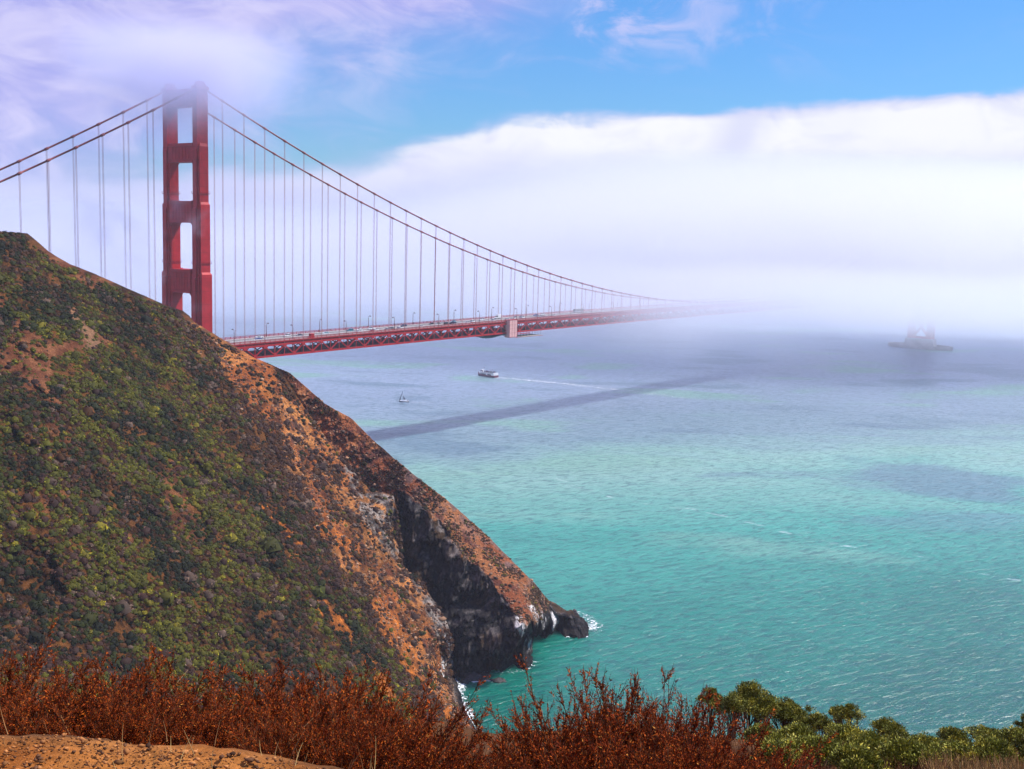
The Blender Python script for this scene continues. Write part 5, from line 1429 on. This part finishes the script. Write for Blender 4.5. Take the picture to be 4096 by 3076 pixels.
ferry = empty('ferry', (525.0, 201.6, 0), math.pi / 2 - .07); tag(ferry, 'red and white sightseeing ferry with a crowded open top deck and a white wake', 'ferry')
st_lo = [(-13.2, 3.3, 1.15), (-12, 3.9, 1.05), (-6, 4.25, .95), (0, 4.3, .95), (5, 4.1, 1.15), (9, 3.1, 1.5), (11.8, 1.4, 2.0), (13.2, .05, 2.4)]
loft(st_lo, None, [(0, .72), (.5, .93), (1, 1.0)]).build('hull', NAVY, ferry)
b = MB(); up = []
for s in (-1, 1):
    V = []
    for x, hb, sh in st_lo: V += [(x, s * (hb + .02), sh - .02), (x + (.25 if x > 13 else 0), s * (hb + .06), sh + (1.15 if x < 8 else 1.5))]
    b.add(V, [(2 * i, 2 * i + 2, 2 * i + 3, 2 * i + 1) for i in range(len(st_lo) - 1)])
b.add([(x, s * hb, sh + 1.0) for s in (-1, 1) for x, hb, sh in st_lo], [(i, i + 1, i + 1 + len(st_lo), i + len(st_lo)) for i in range(len(st_lo) - 1)])
b.add([(-13.25, -3.3, .2), (-13.25, 3.3, .2), (-13.25, 3.3, 2.3), (-13.25, -3.3, 2.3)], [(0, 1, 2, 3)])
b.build('hull_band', HRED, ferry)
b = MB(); b.box(-11.2, 6.8, -3.75, 3.75, 1.9, 4.15); b.add([(6.8, -3.75, 1.9), (10.4, -1.9, 2.3), (10.4, 1.9, 2.3), (6.8, 3.75, 1.9), (6.8, -3.75, 4.15), (10.4, -1.9, 4.4), (10.4, 1.9, 4.4), (6.8, 3.75, 4.15)], [(3, 2, 1, 0), (4, 5, 6, 7), (0, 1, 5, 4), (1, 2, 6, 5), (2, 3, 7, 6), (3, 0, 4, 7)])
b.build('cabin', BWHITE, ferry)
for s in (-1, 1):
    for x0_, x1_ in ((-8.7, -3.5), (-1.6, 4.6), (5.0, 6.5)):
        MB().box(x0_, x1_, s * 3.77 - .03, s * 3.77 + .03, 2.15, 3.25).build('window', GLASS, ferry)
b = MB(); b.box(-11.4, 6.9, -3.95, 3.95, 4.15, 4.35); b.build('upper_deck', BROWN, ferry)
for s in (-1, 1):
    b = MB(); b.box(-11.4, 10.3, s * 3.6 - .04, s * 3.6 + .04, 5.25, 5.35)
    for i in range(20): b.box(-11.3 + i * 1.13, -11.22 + i * 1.13, s * 3.6 - .04, s * 3.6 + .04, 4.35, 5.25)
    b.box(-11.4, 6.9, s * 3.88 - .05, s * 3.88 + .05, 4.35, 4.9); b.build('railing', BWHITE, ferry)
MB().box(-12.4, -11.0, -3.7, 3.7, 2.3, 5.0, 0, (.9, .98)).build('stern_house', BWHITE, ferry)
w0_ = MB(); w0_.box(5.2, 8.2, -1.7, 1.7, 4.36, 6.6, 0, (.8, .85)); wh = w0_.build('wheelhouse', BWHITE, ferry)
MB().box(5.6, 7.95, -1.66, 1.66, 5.45, 6.15, 0, (.97, .97)).build('window', GLASS, wh)
MB().box(5.2, 8.3, -1.7, 1.7, 6.6, 6.8).build('roof', BWHITE, wh)
for x, hgt in ((5.6, 9.2), (-3.2, 7.6), (-6.6, 8.2)):
    m_ = MB().tube([(x, 0, 4.3), (x - .25, 0, hgt)], (.16, .08), 8).build('mast', BWHITE, ferry)
    MB().add([(x - .25, .02, hgt), (x - 1.3, .02, hgt - .2), (x - 1.2, .02, hgt - .85), (x - .25, .02, hgt - .7), (x - .25, -.02, hgt), (x - 1.3, -.02, hgt - .2), (x - 1.2, -.02, hgt - .85), (x - .25, -.02, hgt - .7)],
             [(0, 1, 2, 3), (7, 6, 5, 4), (0, 4, 5, 1), (1, 5, 6, 2), (2, 6, 7, 3)]).build('flag', HRED, m_)
MB().box(-3.6, -2.6, -1.1, -.2, 4.36, 6.1, 0, (.8, .8)).build('funnel', BWHITE, ferry)
MB().box(-7.4, -6.4, -1.1, -.2, 4.36, 6.1, 0, (.8, .8)).build('funnel', BWHITE, ferry)
crowd = MB(); rr = random.Random(4)
ca, sa = math.cos(math.pi / 2 - .07), math.sin(math.pi / 2 - .07)
for i in range(110):
    x = rr.uniform(-10.6, 9.2); y = rr.uniform(-3.2, 3.2) * (1 if x < 6 else .5)
    if 4.8 < x < 8.6 and abs(y) < 1.9: continue
    X, Y = 525.0 + x * ca - y * sa, 201.6 + x * sa + y * ca; h = rr.uniform(.92, 1.05)
    crowd.tube([(X, Y, 4.36), (X, Y, 4.36 + .85 * h), (X, Y, 4.36 + 1.38 * h), (X, Y, 4.36 + 1.48 * h), (X, Y, 4.36 + 1.55 * h), (X, Y, 4.36 + 1.68 * h), (X, Y, 4.36 + 1.78 * h)], (.13, .19, .23, .08, .10, .12, .03), 7, rr.choice((0, 0, 0, 1, 1, 2)))
tag(crowd.build('crowd', [CLOTH['dark'], CLOTH['blue'], CLOTH['red']], None, True), kind='stuff')

sail = empty('sailboat', (328.2, 136.0, 0), math.atan2(6.4, -4.2)); tag(sail, 'small dark-hulled sailboat with a furled dark jib, left of the ferry', 'sailboat')
st_s = [(-4.4, 1.0, .95), (-3, 1.3, .9), (-.5, 1.5, .9), (2, 1.15, 1.05), (3.6, .5, 1.2), (4.5, .03, 1.35)]
loft(st_s, None, [(0, .4), (.4, .85), (1, 1.0)]).build('hull', NAVY, sail)
b = MB(); V = [(x, s * hb * 1.01, sh + .02) for s in (-1, 1) for x, hb, sh in st_s]; b.add(V, [(i, i + 1, i + 7, i + 6) for i in range(5)])
for s in (-1, 1):
    V = []
    for x, hb, sh in st_s: V += [(x, s * hb * 1.02, sh - .32), (x, s * hb * 1.02, sh + .03)]
    b.add(V, [(2 * i, 2 * i + 2, 2 * i + 3, 2 * i + 1) for i in range(5)])
b.build('deck', BWHITE, sail)
MB().box(-1.8, 1.4, -.85, .85, .95, 1.6, 0, (.8, .75)).build('cabin', BWHITE, sail)
MB().tube([(.9, 0, .9), (.85, 0, 10.4)], (.09, .05), 8).build('mast', BWHITE, sail)
MB().tube([(.85, 0, 1.9), (-2.6, 0, 2.0)], .07, 6).build('boom', BWHITE, sail)
def thin_sail(name, outline, mat, belly):
    """outline (x, z) lofted into a curved, slightly thick cloth"""
    b = MB(); n = len(outline)
    for q, of in ((0, -.02), (1, .02)):
        V = [(x, of + belly * math.sin(math.pi * i / (n - 1)), z) for i, (x, z) in enumerate(outline)]
        b.add(V, [tuple(range(n))])
    b.add([(x, s * .02 + belly * math.sin(math.pi * i / (n - 1)), z) for s in (-1, 1) for i, (x, z) in enumerate(outline)], [(i, (i + 1) % n, n + (i + 1) % n, n + i) for i in range(n)])
    b.build(name, mat, sail)
b = MB(); b.tube([(4.3, 0, 1.5), (3.9, .05, 2.4), (3.0, .18, 4.6), (2.0, .1, 7.4), (.95, 0, 10.1)], (.10, .30, .22, .17, .06), 8); b.build('furled_jib', BLKSAIL, sail)
thin_sail('jib_foot', [(4.2, 1.5), (3.4, 3.7), (2.9, 1.9)], BLKSAIL, .25)
thin_sail('mainsail', [(.75, 2.0), (.72, 4.0), (.7, 6.0), (.2, 4.7), (-.6, 3.2), (-1.3, 2.1)], GREYSAIL, .3)
MB().tube([(-3.2, .3, .9), (-3.25, .32, 1.35), (-3.25, .3, 1.65), (-3.2, .3, 1.85)], (.16, .2, .1, .05), 8).build('helmsman', CLOTH['red'], sail)

# wakes
ribbon('wake', [(526, 190, 0), (533, 160, 0), (540, 115, 0), (543.5, 70, 0), (545, 15, 0), (545, -40, 0)], (3, 5.5, 8, 8.5, 8, 7), (3, 5.5, 8, 9, 9.5, 8), (.92, .78, .66, .56, .46, .34))
ribbon('wake', [(519.8, 217, 0), (519.0, 208, 0), (520.3, 199, 0), (521.4, 191, 0), (523.6, 184, 0)], (.8, 1.5, 1.6, 1.7, 2), (.8, 1.2, 1.3, 1.6, 2), (.95, .9, .75, .95, 1.0), 0.16)
ribbon('wake', [(331, 132, 0), (334.5, 126.5, 0), (339, 119.5, 0), (343, 113, 0)], (.5, .8, .9, .6), (.5, .8, .9, .6), (.95, .85, .7, .5))
ribbon('wake', [(325.2, 139.6, 0), (326.6, 135.5, 0), (328.8, 132.2, 0)], (.3, .5, .4), (.3, .5, .4), (.8, .85, .7))
# ------------------------------------------------------------------ air: even haze, and the fog that swallows the bridge
def box_mesh(name, x0, x1, y0, y1, z0, z1):
    b = MB(); b.box(x0, x1, y0, y1, z0, z1)
    me = bpy.data.meshes.new(name); me.from_pydata(b.v, [], b.f); me.update(); return me

def make_haze():
    m, g = new_mat('haze_air')
    v = g.node('ShaderNodeVolumePrincipled') if False else g.node('ShaderNodeVolumePrincipled')
    v.inputs['Color'].default_value = (0.80, 0.84, 1.0, 1); v.inputs['Density'].default_value = HAZE
    v.inputs['Anisotropy'].default_value = 0.0
    g.l.new(v.outputs[0], g.out.inputs['Volume'])
    o = link('haze', box_mesh('haze', -3000, 9000, -8000, 8000, -6, 262), m); tag(o, kind='stuff')

def make_fog():
    """fog lying over the strait, thickening toward the far shore and upward from the water"""
    m, g = new_mat('sea_fog')
    pos = g.node('ShaderNodeNewGeometry').outputs['Position']
    x, y, z = g.sep(pos)
    n = g.noise(pos, 0.0035, 3.0, 0.55, 0.0)
    # the front runs square to the view bearing a little past mid-span
    fwd = g.math('ADD', g.vmath('DOT_PRODUCT', pos, (hx, hy, 0)), float(-(CAM[0] * hx + CAM[1] * hy)))
    lat = g.math('ADD', g.vmath('DOT_PRODUCT', pos, (hy, -hx, 0)), float(-(CAM[0] * hy - CAM[1] * hx)))
    dn = g.math('MULTIPLY', g.math('SUBTRACT', n, 0.5), 220.0)
    d = g.math('ADD', fwd, dn)
    zn = g.math('ADD', z, g.math('MULTIPLY', g.math('SUBTRACT', n, 0.5), 60.0))
    low = g.ss(zn, 56.0, 106.0, 0.020, 1.0)
    # a shallow layer at deck height that thickens with distance
    front = g.math('POWER', g.ss(d, 785.0, 1090.0), 1.5)
    lay = g.math('MULTIPLY', front, g.ss(zn, 138.0, 98.0))
    # and a wall of fog round the far tower
    top = g.math('ADD', g.ss(d, 1080.0, 1420.0, 130.0, 300.0), g.ss(lat, -350.0, 350.0, -130.0, 0.0))
    wall = g.math('MULTIPLY', g.ss(d, 1120.0, 1450.0), g.ss(g.math('SUBTRACT', zn, top), 25.0, -110.0))
    dens = g.math('ADD', g.math('MULTIPLY', lay, FOG), g.math('MULTIPLY', wall, FOG * 1.15))
    dens = g.math('MULTIPLY', g.math('MULTIPLY', dens, low), g.ss(fwd, 1990.0, 1850.0))
    v = g.node('ShaderNodeVolumePrincipled')
    v.inputs['Color'].default_value = (0.925, 0.936, 1.0, 1); g.put(v.inputs['Density'], dens)
    v.inputs['Anisotropy'].default_value = 0.6
    g.l.new(v.outputs[0], g.out.inputs['Volume'])
    m.cycles.volume_step_rate = 0.13
    b = MB()
    # a slab turned to the view bearing
    def P(f, l, zz): return (CAM[0] + hx * f + hy * l, CAM[1] + hy * f - hx * l, zz)
    vs_ = [P(f, l, zz) for zz in (-3.0, 255.0) for f, l in ((820, -1300), (820, 1300), (2000, 1700), (2000, -1700))]
    b.add(vs_, [(3, 2, 1, 0), (4, 5, 6, 7), (0, 1, 5, 4), (1, 2, 6, 5), (2, 3, 7, 6), (3, 0, 4, 7)])
    o = b.build('fog', m); tag(o, kind='stuff')

def make_tower_fog():
    """the torn cloud that hangs on the head of the near tower"""
    m, g = new_mat('tower_cloud')
    pos = g.node('ShaderNodeNewGeometry').outputs['Position']
    x, y, z = g.sep(pos)
    n = g.noise(pos, 0.026, 6.0, 0.64, 0.5)
    h = g.math('ADD', z, g.math('MULTIPLY', g.math('SUBTRACT', n, 0.5), 70.0))
    dn = g.ss(h, 182.0, 228.0)
    rr = g.vmath('LENGTH', g.vmath('MULTIPLY', g.vmath('SUBTRACT', pos, (-12.0, -18.0, 242.0)), (1 / 84.0, 1 / 72.0, 1 / 60.0)))
    rr = g.math('ADD', rr, g.math('MULTIPLY', g.math('SUBTRACT', n, 0.5), 0.9))
    dn = g.math('MULTIPLY', dn, g.math('MULTIPLY', g.ss(rr, 1.0, -0.15), g.ss(z, 259.0, 240.0)))
    dn = g.math('MULTIPLY', dn, g.ss(n, 0.36, 0.60, 0.25, 1.0))
    # stray wisps low on the tower
    n2 = g.noise(pos, 0.022, 3.0, 0.6, 0.4)
    wv = g.math('MULTIPLY', g.ss(n2, 0.56, 0.72), g.math('MULTIPLY', g.ss(x, 10.0, -20.0), g.ss(z, 205.0, 150.0)))
    wv = g.math('MULTIPLY', wv, g.math('MULTIPLY', g.ss(x, -90.0, -40.0), g.math('MULTIPLY', g.ss(y, -50.0, -25.0), g.ss(y, 60.0, 20.0))))
    wv = g.math('MULTIPLY', wv, g.ss(z, 96.0, 112.0))
    v = g.node('ShaderNodeVolumePrincipled')
    v.inputs['Color'].default_value = (0.82, 0.805, 1.0, 1)
    g.put(v.inputs['Density'], g.math('ADD', g.math('MULTIPLY', dn, TOPFOG), g.math('MULTIPLY', wv, TOPFOG * 0.45)))
    g.l.new(v.outputs[0], g.out.inputs['Volume'])
    m.cycles.volume_step_rate = 0.22
    o = link('cloud', box_mesh('cloud', -112, 62, -72, 82, 90, 260), m); tag(o, kind='stuff')

HAZE, FOG, TOPFOG = 0.00008, 0.0118, 0.085
make_haze()
make_fog()
make_tower_fog()
